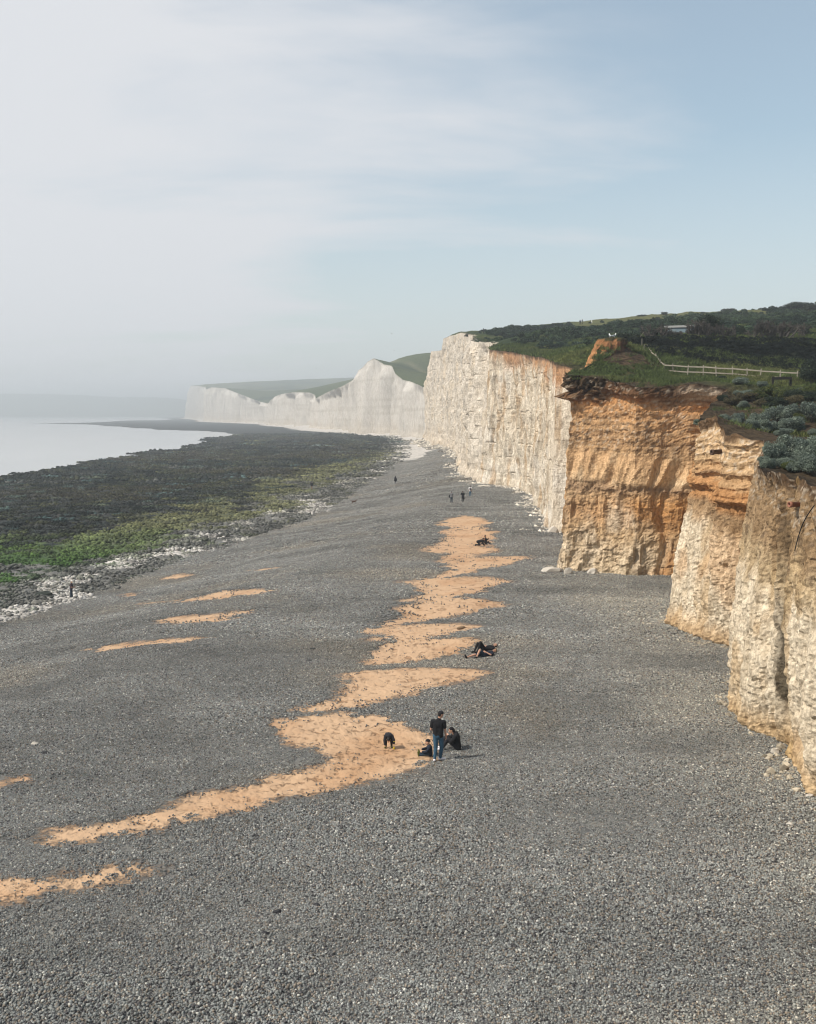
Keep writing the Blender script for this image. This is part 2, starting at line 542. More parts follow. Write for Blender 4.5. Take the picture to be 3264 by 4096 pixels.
# drop the part far out under the sea
beach = mesh_np('beach', np.stack([gx, gy, gz], 1), grid_faces(NR, NA)[:, ::-1], M_GROUND,
                attrs={'sand': sand_a, 'weed': weed_a, 'green': green_a, 'chalk': chalk_a, 'bright': bright_a})
tag(beach, 'grey shingle beach with tan sand hollows and weedy rock foreshore', 'beach', kind='structure')

def sea_mat():
    m, nt, b = new_mat('sea_water')
    b.inputs['Base Color'].default_value = (0.16, 0.19, 0.20, 1)
    b.inputs['Roughness'].default_value = 0.16
    b.inputs['IOR'].default_value = 1.33
    P = pos_n(nt, (0.35, 0.12, 1))
    n1 = noise_n(nt, P, 1.0, 5, 0.6)
    n2 = noise_n(nt, pos_n(nt, (0.05, 0.015, 1)), 1.0, 4, 0.6)
    nt.links.new(bump_n(nt, math_n(nt, 'ADD', n1, math_n(nt, 'MULTIPLY', n2, 3.0)), 0.35, 0.12), b.inputs['Normal'])
    # pale base colour over the whole sheet, streaked
    c = mix_n(nt, n2, (0.30, 0.31, 0.31), (0.46, 0.455, 0.45))
    nt.links.new(c, b.inputs['Base Color'])
    return m
xs = np.linspace(-6900, 6900, 60)
ys = np.concatenate([[-40, 50, 150], np.geomspace(250, 7900, 60)])
X_, Y_ = np.meshgrid(xs, ys, indexing='xy')
sea = mesh_np('sea', np.stack([X_.ravel(), Y_.ravel(), np.full(X_.size, SEA_Z)], 1), grid_faces(len(ys), len(xs)), sea_mat())
tag(sea, 'pale calm sea along the rocky foreshore', 'sea', kind='structure')

# ------------------------------------------------------------------ cliffs
# each column: (base x, y), (top x, y, z), section
CTRL = []
def ctrl(sec, base, top, D=None, sb=0.25):
    if D is None:
        q = ground_hit(*base)
    else:
        q = at(base[0], base[1], D)
    t = at(top[0], top[1], q[1] + sb)
    CTRL.append((sec, q[0], q[1], q[2], t[0], t[1], t[2]))
def ctrlw(sec, x, y, top, z=0.6):
    CTRL.append((sec, x, y, z, top[0], top[1], top[2]))

ctrlw('A', 17.5, 14.0, (19.5, 16.0, 10.0))
ctrlw('A', 15.2, 27.0, (16.6, 28.5, 10.2))
ctrl('A', (3264, 3180), (3300, 1968), sb=.7)
ctrl('A', (3192, 3062), (3215, 1925), sb=.6)
ctrl('A', (3128, 3010), (3165, 1912), sb=.9)
ctrl('A', (3088, 2970), (3110, 1900), sb=.6)
ctrl('A', (2990, 2928), (3060, 1890), sb=.5)
ctrl('A', (2951, 2890), (3024, 1886), sb=.5)
a5 = CTRL[-1]
ctrlw('A', a5[1] + 2.6, a5[2] + 8, (a5[1] + 3.6, a5[2] + 8.5, 11.2))
ctrl('B', (2975, 2606), (3044, 1760), sb=.6)
ctrl('B', (2860, 2571), (2896, 1738), sb=.6)
ctrl('B', (2762, 2524), (2852, 1666), sb=.8)
ctrl('B', (2694, 2500), (2783, 1692), sb=.7)
b4 = CTRL[-1]
ctrlw('B', b4[1] + 3.2, b4[2] + 9, (b4[1] + 3.8, b4[2] + 9, 13.0))
ctrl('C', (2790, 2302), (2908, 1556), sb=.8)
ctrl('C', (2720, 2302), (2776, 1533), sb=.5)
ctrl('C', (2654, 2300), (2690, 1549), sb=.5)
ctrl('C', (2532, 2302), (2545, 1550), sb=.4)
ctrl('C', (2398, 2291), (2432, 1518), sb=.4)
ctrl('C', (2300, 2284), (2340, 1510), sb=.3)
ctrl('C', (2240, 2279), (2290, 1508), sb=.4)
c5 = CTRL[-1]
q = at(2318, 1492, 91.5); ctrlw('N', c5[1] + 1.5, 91, tuple(q))
q = at(2385, 1478, 96); ctrlw('N', 16.2, 96, tuple(q))
q = at(2408, 1400, 98); ctrlw('N', 16.8, 98, tuple(q))
q = at(2432, 1352, 99.0); ctrlw('N', 17.4, 99.5, tuple(q))
q = at(2470, 1352, 103); ctrlw('N', 19.2, 103, tuple(q))
q = at(2465, 1440, 109); ctrlw('N', 20.6, 108, tuple(q))
q = at(2350, 1470, 111.5); ctrlw('D', 18.0, 110.5, tuple(q))
q = at(2300, 1474, 113.0); ctrlw('D', 17.2, 112.6, tuple(q))
ctrl('D', (2206, 2128), (2226, 1460), sb=.3)
ctrl('D', (2193, 2105), (2210, 1449), sb=.4)
ctrl('D', (2182, 2078), (2202, 1441), sb=.5)
ctrl('D', (2170, 2044), (2190, 1436), sb=.6)
ctrl('D', (2136, 1985), (2138, 1427), sb=.8)
ctrl('D', (2060, 1953), (2060, 1412), sb=.8)
ctrl('D', (2026, 1947), (2016, 1405), sb=.8)
ctrl('D', (1935, 1937), (1957, 1399), sb=.8)
ctrl('W', (1925, 1931), (1974, 1372), sb=6)
ctrl('W', (1880, 1905), (1892, 1366), sb=2)
ctrl('W', (1848, 1858), (1887, 1342), sb=2)
ctrl('W', (1838, 1802), (1845, 1331), sb=2)
ctrl('W', (1795, 1790), (1800, 1344), sb=2)
ctrl('W', (1755, 1783), (1771, 1356), sb=2)
ctrl('W', (1750, 1782), (1764, 1402), sb=3)
ctrl('W', (1719, 1774), (1724, 1406), sb=3)
def far(sec, px, top, D, by):
    ctrl(sec, (px, by), top, D=D, sb=4)
far('E', 1702, (1704, 1556), 627, 1759.2); far('E', 1672, (1676, 1540), 683, 1750.6); far('E', 1647, (1645, 1527), 739, 1743.4)
far('E', 1611, (1611, 1519), 762, 1740.8); far('E', 1580, (1581, 1494), 784, 1738.4); far('E', 1568, (1568, 1464), 793, 1737.4)
far('E', 1530, (1535, 1457), 804, 1736.3); far('E', 1513, (1515, 1444), 812, 1735.5)
far('E', 1495, (1495, 1433), 829, 1733.9); far('E', 1470, (1470, 1447), 851, 1731.8); far('E', 1452, (1450, 1470), 868, 1730.3); far('E', 1433, (1433, 1482), 885, 1728.9); far('E', 1427, (1427, 1511), 896, 1728.0)
far('E', 1372, (1372, 1543), 952, 1723.7); far('E', 1311, (1311, 1568), 1008, 1719.9); far('E', 1262, (1262, 1594), 1053, 1717.1)
far('F', 1259, (1261, 1580), 1200, 1711.7); far('F', 1240, (1238, 1570), 1229, 1710.3); far('F', 1177, (1177, 1569), 1327, 1706.2); far('F', 1130, (1130, 1575), 1408, 1703.3)
far('F', 1103, (1103, 1584), 1454, 1701.8); far('F', 1079, (1080, 1603), 1500, 1700.3)
far('G', 1073, (1073, 1614), 1686, 1695.3); far('G', 1040, (1040, 1607), 1742, 1694.1); far('G', 1006, (1006, 1594), 1804, 1692.7); far('G', 944, (944, 1570), 1928, 1690.3); far('G', 902, (902, 1553), 2014, 1688.8)
far('G', 847, (847, 1549), 2150, 1686.6); far('G', 825, (826, 1557), 2200, 1685.9)
far('H', 818, (823, 1549), 2700, 1680.2); far('H', 790, (790, 1543), 3150, 1676.6); far('H', 768, (762, 1543), 3525, 1674.3); far('H', 737, (755, 1560), 3900, 1672.4)
C = CTRL
SECN = ['A', 'B', 'C', 'N', 'D', 'W', 'E', 'F', 'G', 'H']
STEP = dict(A=.13, B=.14, C=.15, N=.25, D=.30, W=.75, E=2.2, F=3.5, G=4.0, H=7.0)
bx, tx, sec = [], [], []
for i in range(len(C) - 1):
    a, b_ = np.array(C[i][1:]), np.array(C[i + 1][1:])
    n = max(2, int(math.hypot(b_[0] - a[0], b_[1] - a[1]) / STEP[C[i][0]]))
    for j in range(n):
        q = a + (b_ - a) * j / n
        bx.append(q[:3]); tx.append(q[3:]); sec.append(SECN.index(C[i][0]))
bx.append(np.array(C[-1][1:4])); tx.append(np.array(C[-1][4:7])); sec.append(SECN.index(C[-1][0]))
BX, TX, SEC = np.array(bx), np.array(tx), np.array(sec)
NCOL = len(BX)
dxy = np.hypot(*np.diff(BX[:, :2], axis=0).T)
U = np.concatenate([[0], np.cumsum(dxy)])
# outward (seaward) direction, smoothed along the cliff
tan = np.gradient(BX[:, :2], axis=0)
tan /= np.linalg.norm(tan, axis=1)[:, None] + 1e-9
def smooth1(a, wn):
    kk = np.ones(wn) / wn
    return np.stack([np.convolve(np.pad(a[:, i], wn // 2, mode='edge'), kk, 'valid')[:len(a)] for i in range(a.shape[1])], 1)
tan = smooth1(tan, 9)
tan /= np.linalg.norm(tan, axis=1)[:, None] + 1e-9
NRM = np.stack([-tan[:, 1], tan[:, 0]], 1)
NV = 110
vv = np.concatenate([[-0.12], np.linspace(0, 1, NV - 1)])
Ug = U[:, None] + 0 * vv[None]
P0 = BX[:, None, :] + (TX - BX)[:, None, :] * vv[None, :, None]
Zg = P0[..., 2]
V = np.broadcast_to(vv[None], Zg.shape)
S = np.broadcast_to(SEC[:, None], Zg.shape)
H_ = (TX[:, 2] - BX[:, 2])[:, None] + 0 * V

def brick(u, z, s):
    row = np.floor(z)
    off = _h(row, row * 0, row * 0, s) * 3
    c = np.floor(u + off)
    h = _h(row, c, row * 0, s + 3)
    fz = z - row; fu = (u + off) - c
    e = np.minimum(np.minimum(fz, 1 - fz) * 1.0, np.minimum(fu, 1 - fu))
    return h * 2 - 1, e
uw = Ug + 0.35 * noise(Ug / 2.1, Zg / 3.0, 0, 71)
zw = Zg + 0.30 * noise(Ug / 3.0, Zg / 1.7, 0, 72)
# chalk: buttresses, flutes, joint blocks and bedding ledges
b1, e1 = brick(uw / 1.7, zw / 2.6, 5)
b2, e2 = brick(uw / 0.75, zw / 1.15, 6)
rows = np.floor(zw / 1.35)
led = _h(rows, rows * 0, rows * 0, 9) - .5
flute = np.abs(fbm(uw / 2.4, zw / 16, 0, 4, 73))
flute2 = np.abs(fbm(uw / .95, zw / 5.5, 0, 3, 173))
patch = ss(-.1, .5, noise(Ug / 5, Zg / 4, 0, 75))
chalk_d = 0.85 * fbm(Ug / 11, Zg / 30, 0, 3, 74) - 0.80 * flute - 0.50 * flute2 + 0.10 * b1 * patch + 0.12 * b2 * patch + 0.07 * led + 0.14 * fbm(Ug / .6, Zg / 1.8, 0, 3, 76) + 0.42
joint = ((zw / 2.6 - np.floor(zw / 2.6)) < .045) * ss(.05, .35, noise(Ug / 3.5, np.floor(zw / 2.6) * 3.3, 0, 78))
chalk_d -= 0.16 * joint
# rubbly chalk of the near buttresses
facr = np.round(fbm(uw / .45, zw / .6, 0, 3, 83) * 4) / 4
rub = 0.34 * fbm(Ug / 3.2, Zg / 12, 0, 3, 81) - 0.34 * np.abs(fbm(uw / .9, Zg / 7, 0, 4, 82)) + 0.085 * facr - 0.12 - 0.10 * np.abs(fbm(Ug / .3, Zg / .3, 0, 3, 84))
# C: banded sediment over chalk
wz = Zg + 0.5 * fbm(Ug / 5, Zg / 5, 0, 3, 91)
beds = fbm(Ug / 9, wz / 0.30, 0, 3, 92)
kn = fbm(Ug / .30, Zg / .24, 0, 3, 93)
kb = np.abs(fbm(Ug / .9, Zg / .7, 0, 4, 98))
spike = np.abs(fbm((uw + 0.25 * (Zg - 8)) / 1.5, Zg / 7.0, 0, 3, 94))
hC = V
midb = ss(.44, .49, hC) * (1 - ss(.60, .66, hC))
upb = ss(.60, .66, hC) * (1 - ss(.93, .97, hC))
lowb = 1 - ss(.44, .49, hC)
facet = np.round(fbm(uw / .8, zw / 1.3, 0, 3, 99) * 3.5) / 3.5
cd = 0.12 * fbm(Ug / 6, Zg / 3, 0, 3, 95) + midb * (-0.50 * spike + 0.20 + .03 * kn) + upb * (0.065 * beds + 0.07 * kn - .15 * kb + .05 - .16 * np.abs(fbm(uw / 1.1, Zg / 3.5, 0, 3, 191))) \
    + lowb * (0.12 * b1 * ss(.3, .05, hC) + 0.10 * b2 + 0.08 * kn + .08 * facet - 0.42 * np.abs(fbm(uw / 1.0, Zg / 5, 0, 4, 96)) + .12)
cd += 0.34 * ss(.925, .95, hC) + 0.14 * kn * ss(.925, .95, hC) - 0.18 * ss(.88, .92, hC) * (1 - ss(.925, .95, hC)) - 0.06 * np.exp(-((hC - .46) / .012) ** 2)
isA, isB, isC, isN, isD, isW = [(S == i) for i in range(6)]
u5 = U[np.argmin(np.hypot(BX[:, 0] - c5[1], BX[:, 1] - c5[2]))]
isF = S >= 6
fs = 3.2
fard = 6.0 * fbm(Ug / 60, Zg / 200, 0, 3, 101) - 8.0 * np.abs(fbm(Ug / 21, Zg / 130, 0, 4, 102)) + 1.3 * fbm(Ug / 4.5, Zg / 60, 0, 3, 103) + 1.5
wd_ = chalk_d * 1.35 + 1.3 * fbm(Ug / 20, Zg / 40, 0, 3, 104) - .8 * np.abs(fbm(Ug / 5.5, Zg / 30, 0, 3, 105))
nd_ = 0.35 * fbm(Ug / 2, Zg / 2, 0, 4, 106)
disp = np.select([isA | isB, isC, isN, isD, isW], [rub, cd, nd_, chalk_d, wd_], fard)
# gully in the near buttress, ledges under B's turf, aprons at the foot
gul = np.exp(-((BX[:, 1] - ground_hit(3128, 3010)[1]) / 0.55) ** 2)[:, None] * isA
disp = disp - 0.30 * gul
disp = disp + isC * ss(3.4, 2.7, u5 - Ug) * (0.42 * ss(.875, .895, V) * (.7 + .6 * kn))
disp = disp + isB * (0.22 * beds * ss(.62, .7, V) + 0.30 * np.exp(-((V - .70) / .03) ** 2) - .25 * np.exp(-((V - .665) / .015) ** 2))
disp = disp + np.where(isF, 1.5, np.where(isW, 1.0, 0.42)) * ss(.10, 0.0, V) * (0.6 + 0.6 * noise(Ug / 1.7, V * 0, 0, 107))
disp = disp + (isA | isB) * 0.55 * np.sin(np.clip(V, 0, 1) ** .7 * math.pi) * 0.8
topk = np.where(isC | isN, 1.0, np.where(isF, ss(1.01, .82, V), ss(1.0, .9, V) * .75 + .25))
uD = U[np.nonzero(SEC == 4)[0][0]]
disp = np.where(isD, disp * (.35 + .65 * ss(3, 16, Ug - uD)), disp)
disp = disp * np.where(isA | isB, ss(1.02, .93, V) * .8 + .2, topk)
# keep section corners from tearing: ease displacement through the hidden returns
P = P0.copy()
P[..., 0] += NRM[:, None, 0] * disp
P[..., 1] += NRM[:, None, 1] * disp
P[..., 2] += np.where(V > .97, 0.12 * fbm(Ug / .8, V * 0, 0, 3, 108), 0.0) * (V > .97)
P[:, 0, 2] -= np.where(SEC >= 6, 6.0, 2.0)
# overhanging clods of turf and soil at C's seaward corner
u5 = U[np.argmin(np.hypot(BX[:, 0] - c5[1], BX[:, 1] - c5[2]))]
ov = np.exp(-((Ug - u5) / 1.5) ** 2) * np.exp(-((V - .905) / .018) ** 2)
P[..., 0] -= 1.05 * ov
P[..., 2] += 0.25 * ov * noise(Ug / .5, V * 30, 0, 109)

# ---- colours of the rock itself
n3 = fbm(Ug / 6, Zg / 6, 0, 4, 111)
n1 = fbm(Ug / 1.2, Zg / 2.4, 0, 4, 112)
nv = fbm(uw / 1.0, Zg / 14, 0, 4, 113)
npeb = noise(Ug / .13, Zg / .11, 0, 114)
sh = Zg.shape
def C3(r): return np.broadcast_to(np.array(r, float), sh + (3,)).copy()
chalk = mixc(C3((.66, .60, .50)), (.50, .43, .33), ss(.1, .9, n1) * .6 + .25 * ss(.2, .8, nv))
chalk = mixc(chalk, (.74, .71, .65), ss(.1, .8, n3) * .6)
# D: warm chalk stained from the soil above
cD = mixc(chalk, (.46, .31, .17), ss(.15, .75, nv + .35 * n1) * .55)
cD = mixc(cD, (.44, .235, .11), ss(.86 + .05 * 0, .985, V + .07 * n3 + .03 * nv) * .85)
cD = mixc(cD, (.36, .31, .24), ss(.35, .8, fbm(uw / 3, Zg / 6, 0, 3, 115)) * .5)
cD = mixc(cD, (.11, .075, .05), ss(.975, .995, V + .012 * n1) * .9)
cD = mixc(cD, (.16, .13, .10), (e2 < .03) * .5 * (noise(Ug / 3, Zg / 3, 0, 116) > .1))
# W: clean white chalk
cW = mixc(C3((.62, .575, .505)), (.40, .385, .36), ss(.05, .8, nv) * .65)
cW = mixc(cW, (.66, .56, .42), ss(.15, .8, n3) * .45)
cW = mixc(cW, (.52, .42, .30), ss(.3, .9, n1 + .4 * nv) * .35 + .25 * ss(.25, 0, V))
cW = mixc(cW, (.3, .26, .2), (e1 < .03) * .25)
# far sisters
fn = fbm(Ug / 9, Zg / 30, 0, 4, 117)
cF = mixc(C3((.57, .555, .525)), (.41, .40, .38), ss(.1, .9, fn) * .6)
cF = mixc(cF, (.43, .385, .32), ss(.3, 0, V + .15 * fn) * .5)
cF = mixc(cF, (.42, .40, .36), ss(.2, .8, noise(Ug / 160, Zg / 2.6, 0, 120)) * .45)
cF = mixc(cF, (.25, .27, .2), ss(.97, 1, V) * .3)
# C: banded
cc = C3((.50, .36, .215))
band_c = [(0.0, (.60, .49, .34)), (.12, (.60, .48, .33)), (.20, (.54, .39, .23)), (.30, (.49, .31, .165)), (.40, (.50, .34, .19)), (.445, (.33, .23, .145)), (.47, (.40, .28, .17)), (.50, (.66, .48, .29)),
          (.60, (.66, .48, .29)), (.64, (.50, .36, .21)), (.70, (.45, .315, .185)), (.76, (.55, .38, .215)), (.83, (.59, .385, .205)), (.87, (.60, .365, .18)), (.905, (.54, .295, .13)), (.93, (.20, .115, .06)), (.97, (.115, .07, .042)), (1.0, (.06, .045, .028))]
hh = np.clip(V + .018 * fbm(Ug / 4, Zg / 2, 0, 3, 118) + .010 * n1, 0, 1)
corner = ss(3.4, 2.7, u5 - Ug) * isC
hh = np.clip(hh + .048 * corner * ss(.84, .89, hh), 0, 1)
for kx in range(3):
    cc[..., kx] = np.interp(hh, [q[0] for q in band_c], [q[1][kx] for q in band_c])
cc = mixc(cc, (.64, .56, .44), ss(-.1, .8, nv + .3 * n1 - .05) * ss(.46, .30, V) * ss(.0, .55, 1.05 - (u5 - Ug) / 8) * .75)      # chalk showing through at the left foot
cc = mixc(cc, (.52, .27, .10), ss(.05, .6, n3 + .2 * n1) * ss(.46, .36, V) * ss(2, 7, u5 - Ug) * .8)
cc = mixc(cc, (.19, .12, .065), ss(.3, .8, nv + .45 * n1) * ss(.4, .28, V) * .5)
fine_b = noise(Ug / 6, wz / .16, 0, 119)
cc = cc * lerp(np.array([1.0, 1.0, 1.0]), np.array([.92, .83, .76]), ss(.35, .66, V)[..., None])
cc = mixc(cc, (.64, .55, .42), ss(-.35, .55, n1 + .6 * nv) * ss(.44, .26, V) * ss(9, 4.5, u5 - Ug) * .7)
cc = mixc(cc, (.60, .42, .25), ss(.3, .8, fine_b) * upb * .6)
cc = mixc(cc, (.22, .14, .08), ss(.35, .85, -fine_b) * upb * .4)
cc = mixc(cc, (.24, .165, .10), ss(.15, .6, kn) * (upb + ss(.47, .40, V) * .6) * .65)
cc = mixc(cc, (.62, .50, .34), ss(.3, .9, n1) * midb * .5)
cc = mixc(cc, (.60, .53, .43), (npeb > .62) * (ss(.62, .66, V)) * .5)
cc = mixc(cc, (.52, .43, .33), ss(.915, .93, V) * (1 - ss(.985, .995, V)) * ss(-1.2, 1.2, (u5 - Ug) - 9.3) * .8)   # pale scraped patch on the right
# A, B: rubbly cream chalk under brown rubble and orange sand
cb = mixc(C3((.66, .58, .45)), (.50, .37, .22), ss(.15, .85, n1 + .4 * nv) * .7)
cb = mixc(cb, (.50, .30, .14), ss(.3, .75, n3 + .25) * .55)
hB = V + .02 * n3 + .012 * n1
bB = cb.copy()
bB = mixc(bB, (.48, .33, .18), ss(.12, .02, V) * .8)
bB = mixc(bB, (.30, .20, .11), ss(.52, .60, hB) * .85)
bB = mixc(bB, (.46, .245, .105), ss(.62, .67, hB) * .9)
bB = mixc(bB, (.50, .33, .18), ss(.735, .76, hB) * .95)
bB = mixc(bB, (.56, .41, .25), ss(.80, .84, hB) * .8)
bB = mixc(bB, (.16, .10, .06), ss(.3, .7, beds) * ss(.74, .78, hB) * (1 - ss(.84, .86, hB)) * .7)
bB = mixc(bB, (.66, .58, .47), ((npeb > .45) & (V > .83)) * .7)
bB = mixc(bB, (.13, .08, .045), ss(.955, .985, hB) * .9)
bA = cb.copy()
bA = mixc(bA, (.50, .34, .17), ss(.14, .02, V) * .75)
bA = mixc(bA, (.44, .33, .19), ss(.48, .62, hB + .10 * nv) * .8)
bA = mixc(bA, (.27, .18, .10), ss(.62, .76, hB + .08 * nv) * .8)
bA = mixc(bA, (.17, .125, .085), ss(.35, .8, kn) * ss(.6, .7, V) * .7)
bA = mixc(bA, (.46, .41, .34), ((npeb > .50) & (hB > .84)) * .7)
bA = mixc(bA, (.11, .07, .042), ss(.955, .98, hB) * (npeb < .5) * .9)
bA = mixc(bA, (.40, .27, .10), np.clip(np.exp(-((BX[:, 1] - ground_hit(3160, 3030)[1]) / .5) ** 2)[:, None] * (.6 + .5 * n3), 0, 1) * .6)
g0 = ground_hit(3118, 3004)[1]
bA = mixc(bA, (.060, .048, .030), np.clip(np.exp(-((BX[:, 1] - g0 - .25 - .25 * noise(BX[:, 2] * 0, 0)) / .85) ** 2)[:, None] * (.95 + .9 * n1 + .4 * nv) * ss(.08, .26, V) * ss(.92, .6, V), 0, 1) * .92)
cN = mixc(C3((.48, .28, .13)), (.30, .165, .08), ss(0, .7, n1) * .7)
cN = mixc(cN, (.12, .075, .045), ss(.985, .998, V) * .9)
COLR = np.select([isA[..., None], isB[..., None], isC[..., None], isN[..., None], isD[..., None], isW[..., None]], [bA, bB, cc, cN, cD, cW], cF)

def rock_mat():
    m, nt, b = new_mat('cliff_rock')
    a = attr_n(nt, 'col').outputs['Color']
    f = noise_n(nt, pos_n(nt, (1, 1, .45)), 5.0, 6, 0.7)
    g = noise_n(nt, pos_n(nt, (1, 1, .25)), 1.1, 5, 0.65)
    v = voro_n(nt, pos_n(nt, (1, 1, 1)), 5.5)
    c = mix_n(nt, 1.0, a, mix_n(nt, ramp_n(nt, f, .30, .70), (.62, .58, .54), (1.18, 1.17, 1.16)), 'MULTIPLY')
    c = mix_n(nt, 1.0, c, mix_n(nt, ramp_n(nt, g, .3, .7), (.82, .80, .77), (1.1, 1.1, 1.1)), 'MULTIPLY')
    nt.links.new(c, b.inputs['Base Color'])
    b.inputs['Roughness'].default_value = .95
    b.inputs['Specular IOR Level'].default_value = .1
    h = math_n(nt, 'ADD', f, math_n(nt, 'MULTIPLY', v.outputs['Distance'], -.35))
    nt.links.new(bump_n(nt, math_n(nt, 'ADD', h, math_n(nt, 'MULTIPLY', g, 1.5)), 0.9, .16), b.inputs['Normal'])
    return m
M_ROCK = rock_mat()
GROUPS = [('A', 'A', 'nearest rubbly chalk cliff buttress at the right edge with a dark stained gully'),
          ('B', 'B', 'second cliff buttress with an orange sand band over cream chalk'),
          ('C', 'N', 'broad brown banded cliff face below the wooden fence'),
          ('D', 'D', 'long warm white chalk cliff behind the brown headland'),
          ('W', 'W', 'tallest clean white chalk cliff with a sharp seaward corner'),
          ('E', 'E', 'hazy white cliff rising to a green crest'),
          ('F', 'F', 'short flat topped hazy white cliff in the middle distance'),
          ('G', 'G', 'far hazy white cliff sloping down to a valley'),
          ('H', 'H', 'farthest pale cliff fading into the haze')]
for a, b_, lab in GROUPS:
    ia, ib = SECN.index(a), SECN.index(b_)
    ii = np.nonzero((SEC >= ia) & (SEC <= ib))[0]
    lo, hi = ii[0], min(ii[-1] + 1, NCOL - 1)
    sub = P[lo:hi + 1]
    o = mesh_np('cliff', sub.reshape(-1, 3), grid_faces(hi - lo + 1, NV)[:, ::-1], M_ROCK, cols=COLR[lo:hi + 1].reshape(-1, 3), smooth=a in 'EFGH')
    tag(o, lab, 'cliff', kind='structure')
# ------------------------------------------------------------------ grass land above the cliffs
class TPS:
    def __init__(s, pts, scale, lam=0.0):
        p = np.array(pts, float)
        s.c = p[:, :2] / scale; s.k = scale
        n = len(p)
        K = s.phi(s.c[:, None] - s.c[None]) + lam * np.eye(n)
        Q = np.concatenate([np.ones((n, 1)), s.c], 1)
        M = np.block([[K, Q], [Q.T, np.zeros((3, 3))]])
        s.w = np.linalg.solve(M, np.concatenate([p[:, 2], [0, 0, 0]]))
    @staticmethod
    def phi(d):
        r2 = (d ** 2).sum(-1)
        return 0.5 * r2 * np.log(r2 + 1e-12)
    def __call__(s, x, y):
        x = np.asarray(x, float); sh = x.shape
        q = np.stack([x.ravel(), np.asarray(y, float).ravel()], 1) / s.k
        out = np.zeros(len(q))
        n = len(s.c)
        for i in range(0, len(q), 20000):
            b = q[i:i + 20000]
            out[i:i + 20000] = s.phi(b[:, None] - s.c[None]) @ s.w[:n] + s.w[n] + b @ s.w[n + 1:]
        return out.reshape(sh)

rimC = [tuple(c[4:7]) for c in C if c[0] in 'ABC'] + [tuple(at(2318, 1492, 91.5))]
low_pts = rimC[::1] + [tuple(at(*q)) for q in (
    (2470, 1366, 100.5), (2505, 1378, 100.5), (2535, 1392, 100.5), (2500, 1410, 97.5), (2450, 1440, 95), (2390, 1478, 92.5), (2540, 1450, 95.5), (2520, 1490, 92), (2600, 1530, 88), (2560, 1425, 103), (2590, 1405, 104), (2655, 1496, 97), (2780, 1503, 97), (3000, 1514, 95), (3228, 1527, 92),
    (3264, 1550, 88),  (3000, 1600, 80), (3200, 1640, 72), (3200, 1790, 52), (3130, 1745, 60), (3264, 1880, 43), (3264, 1750, 57),
    (3700, 1560, 92), (3700, 1640, 75), (3700, 1800, 55), (4200, 1500, 120), (4200, 2000, 45), (4200, 2200, 35), (3300, 1470, 130), (2750, 1470, 130))]
# soil slope between the two headlands
low_pts += [tuple(at(*q)) for q in ((2930, 1690, 70), (2960, 1640, 76), (2915, 1600, 82))]
LOW = TPS(low_pts, 30, 1e-3)
rimD = [tuple(c[4:7]) for c in C if c[0] in 'DW']
up_pts = rimD[::1] + [tuple(at(*q)) for q in (
    (2450, 1366, 112), (2600, 1368, 109), (2900, 1368, 109), (3264, 1368, 109), (3700, 1364, 109), (2600, 1362, 113), (2900, 1362, 113), (3264, 1362, 113), (2600, 1357, 118), (2900, 1357, 118), (3264, 1358, 118), (3700, 1352, 118), (2600, 1348, 135), (2900, 1345, 135), (3264, 1338, 138),
    (2200, 1398, 190), (2400, 1372, 150), (2100, 1372, 260), (2350, 1340, 250), (2000, 1345, 290), (2650, 1310, 200), (2950, 1300, 190), (3200, 1290, 190),
    (2026, 1321, 345), (2319, 1294, 345), (2500, 1268, 345), (2600, 1266, 345), (2760, 1254, 345), (2928, 1246, 345), (3100, 1233, 345), (3264, 1218, 345), (3700, 1190, 345), (4300, 1180, 300),
    (2600, 1287, 270), (2900, 1275, 265), (3264, 1262, 262), (4000, 1270, 200), (1900, 1331, 345),
    (2319, 1318, 420), (2600, 1280, 420), (2928, 1262, 420), (3264, 1240, 420), (3800, 1230, 420), (2000, 1336, 420), (2500, 1330, 600), (3264, 1300, 600), (4200, 1300, 600), (2100, 1365, 520))]
UP = TPS(up_pts, 60, 1e-3)
rimF = [tuple(c[4:7]) for c in C if c[0] in 'EFGH']
far_pts = rimF + [tuple(at(*q)) for q in (
    (1725, 1424, 963), (1690, 1490, 828), (1725, 1500, 784), (1900, 1424, 1008), (2300, 1420, 1008), (1800, 1500, 716), (2300, 1480, 672), (1610, 1429, 929),
    (1420, 1535, 1232), (1350, 1560, 1232), (1300, 1575, 1625), (1220, 1555, 1950), (1150, 1560, 1950), (1100, 1572, 2080), (1040, 1565, 2210), (1000, 1555, 2340),
    (847, 1540, 2755), (975, 1531, 3117), (1042, 1526, 3335), (1128, 1528, 3407), (1280, 1519, 3407), (1427, 1511, 3407), (1700, 1505, 3335), (2200, 1500, 3190),
    (1000, 1560, 4785), (1500, 1550, 4785), (2300, 1550, 4785), (790, 1545, 3625), (800, 1600, 5220), (1700, 1470, 1560), (2200, 1470, 1560))]
FAR = TPS(far_pts, 400, 1e-3)

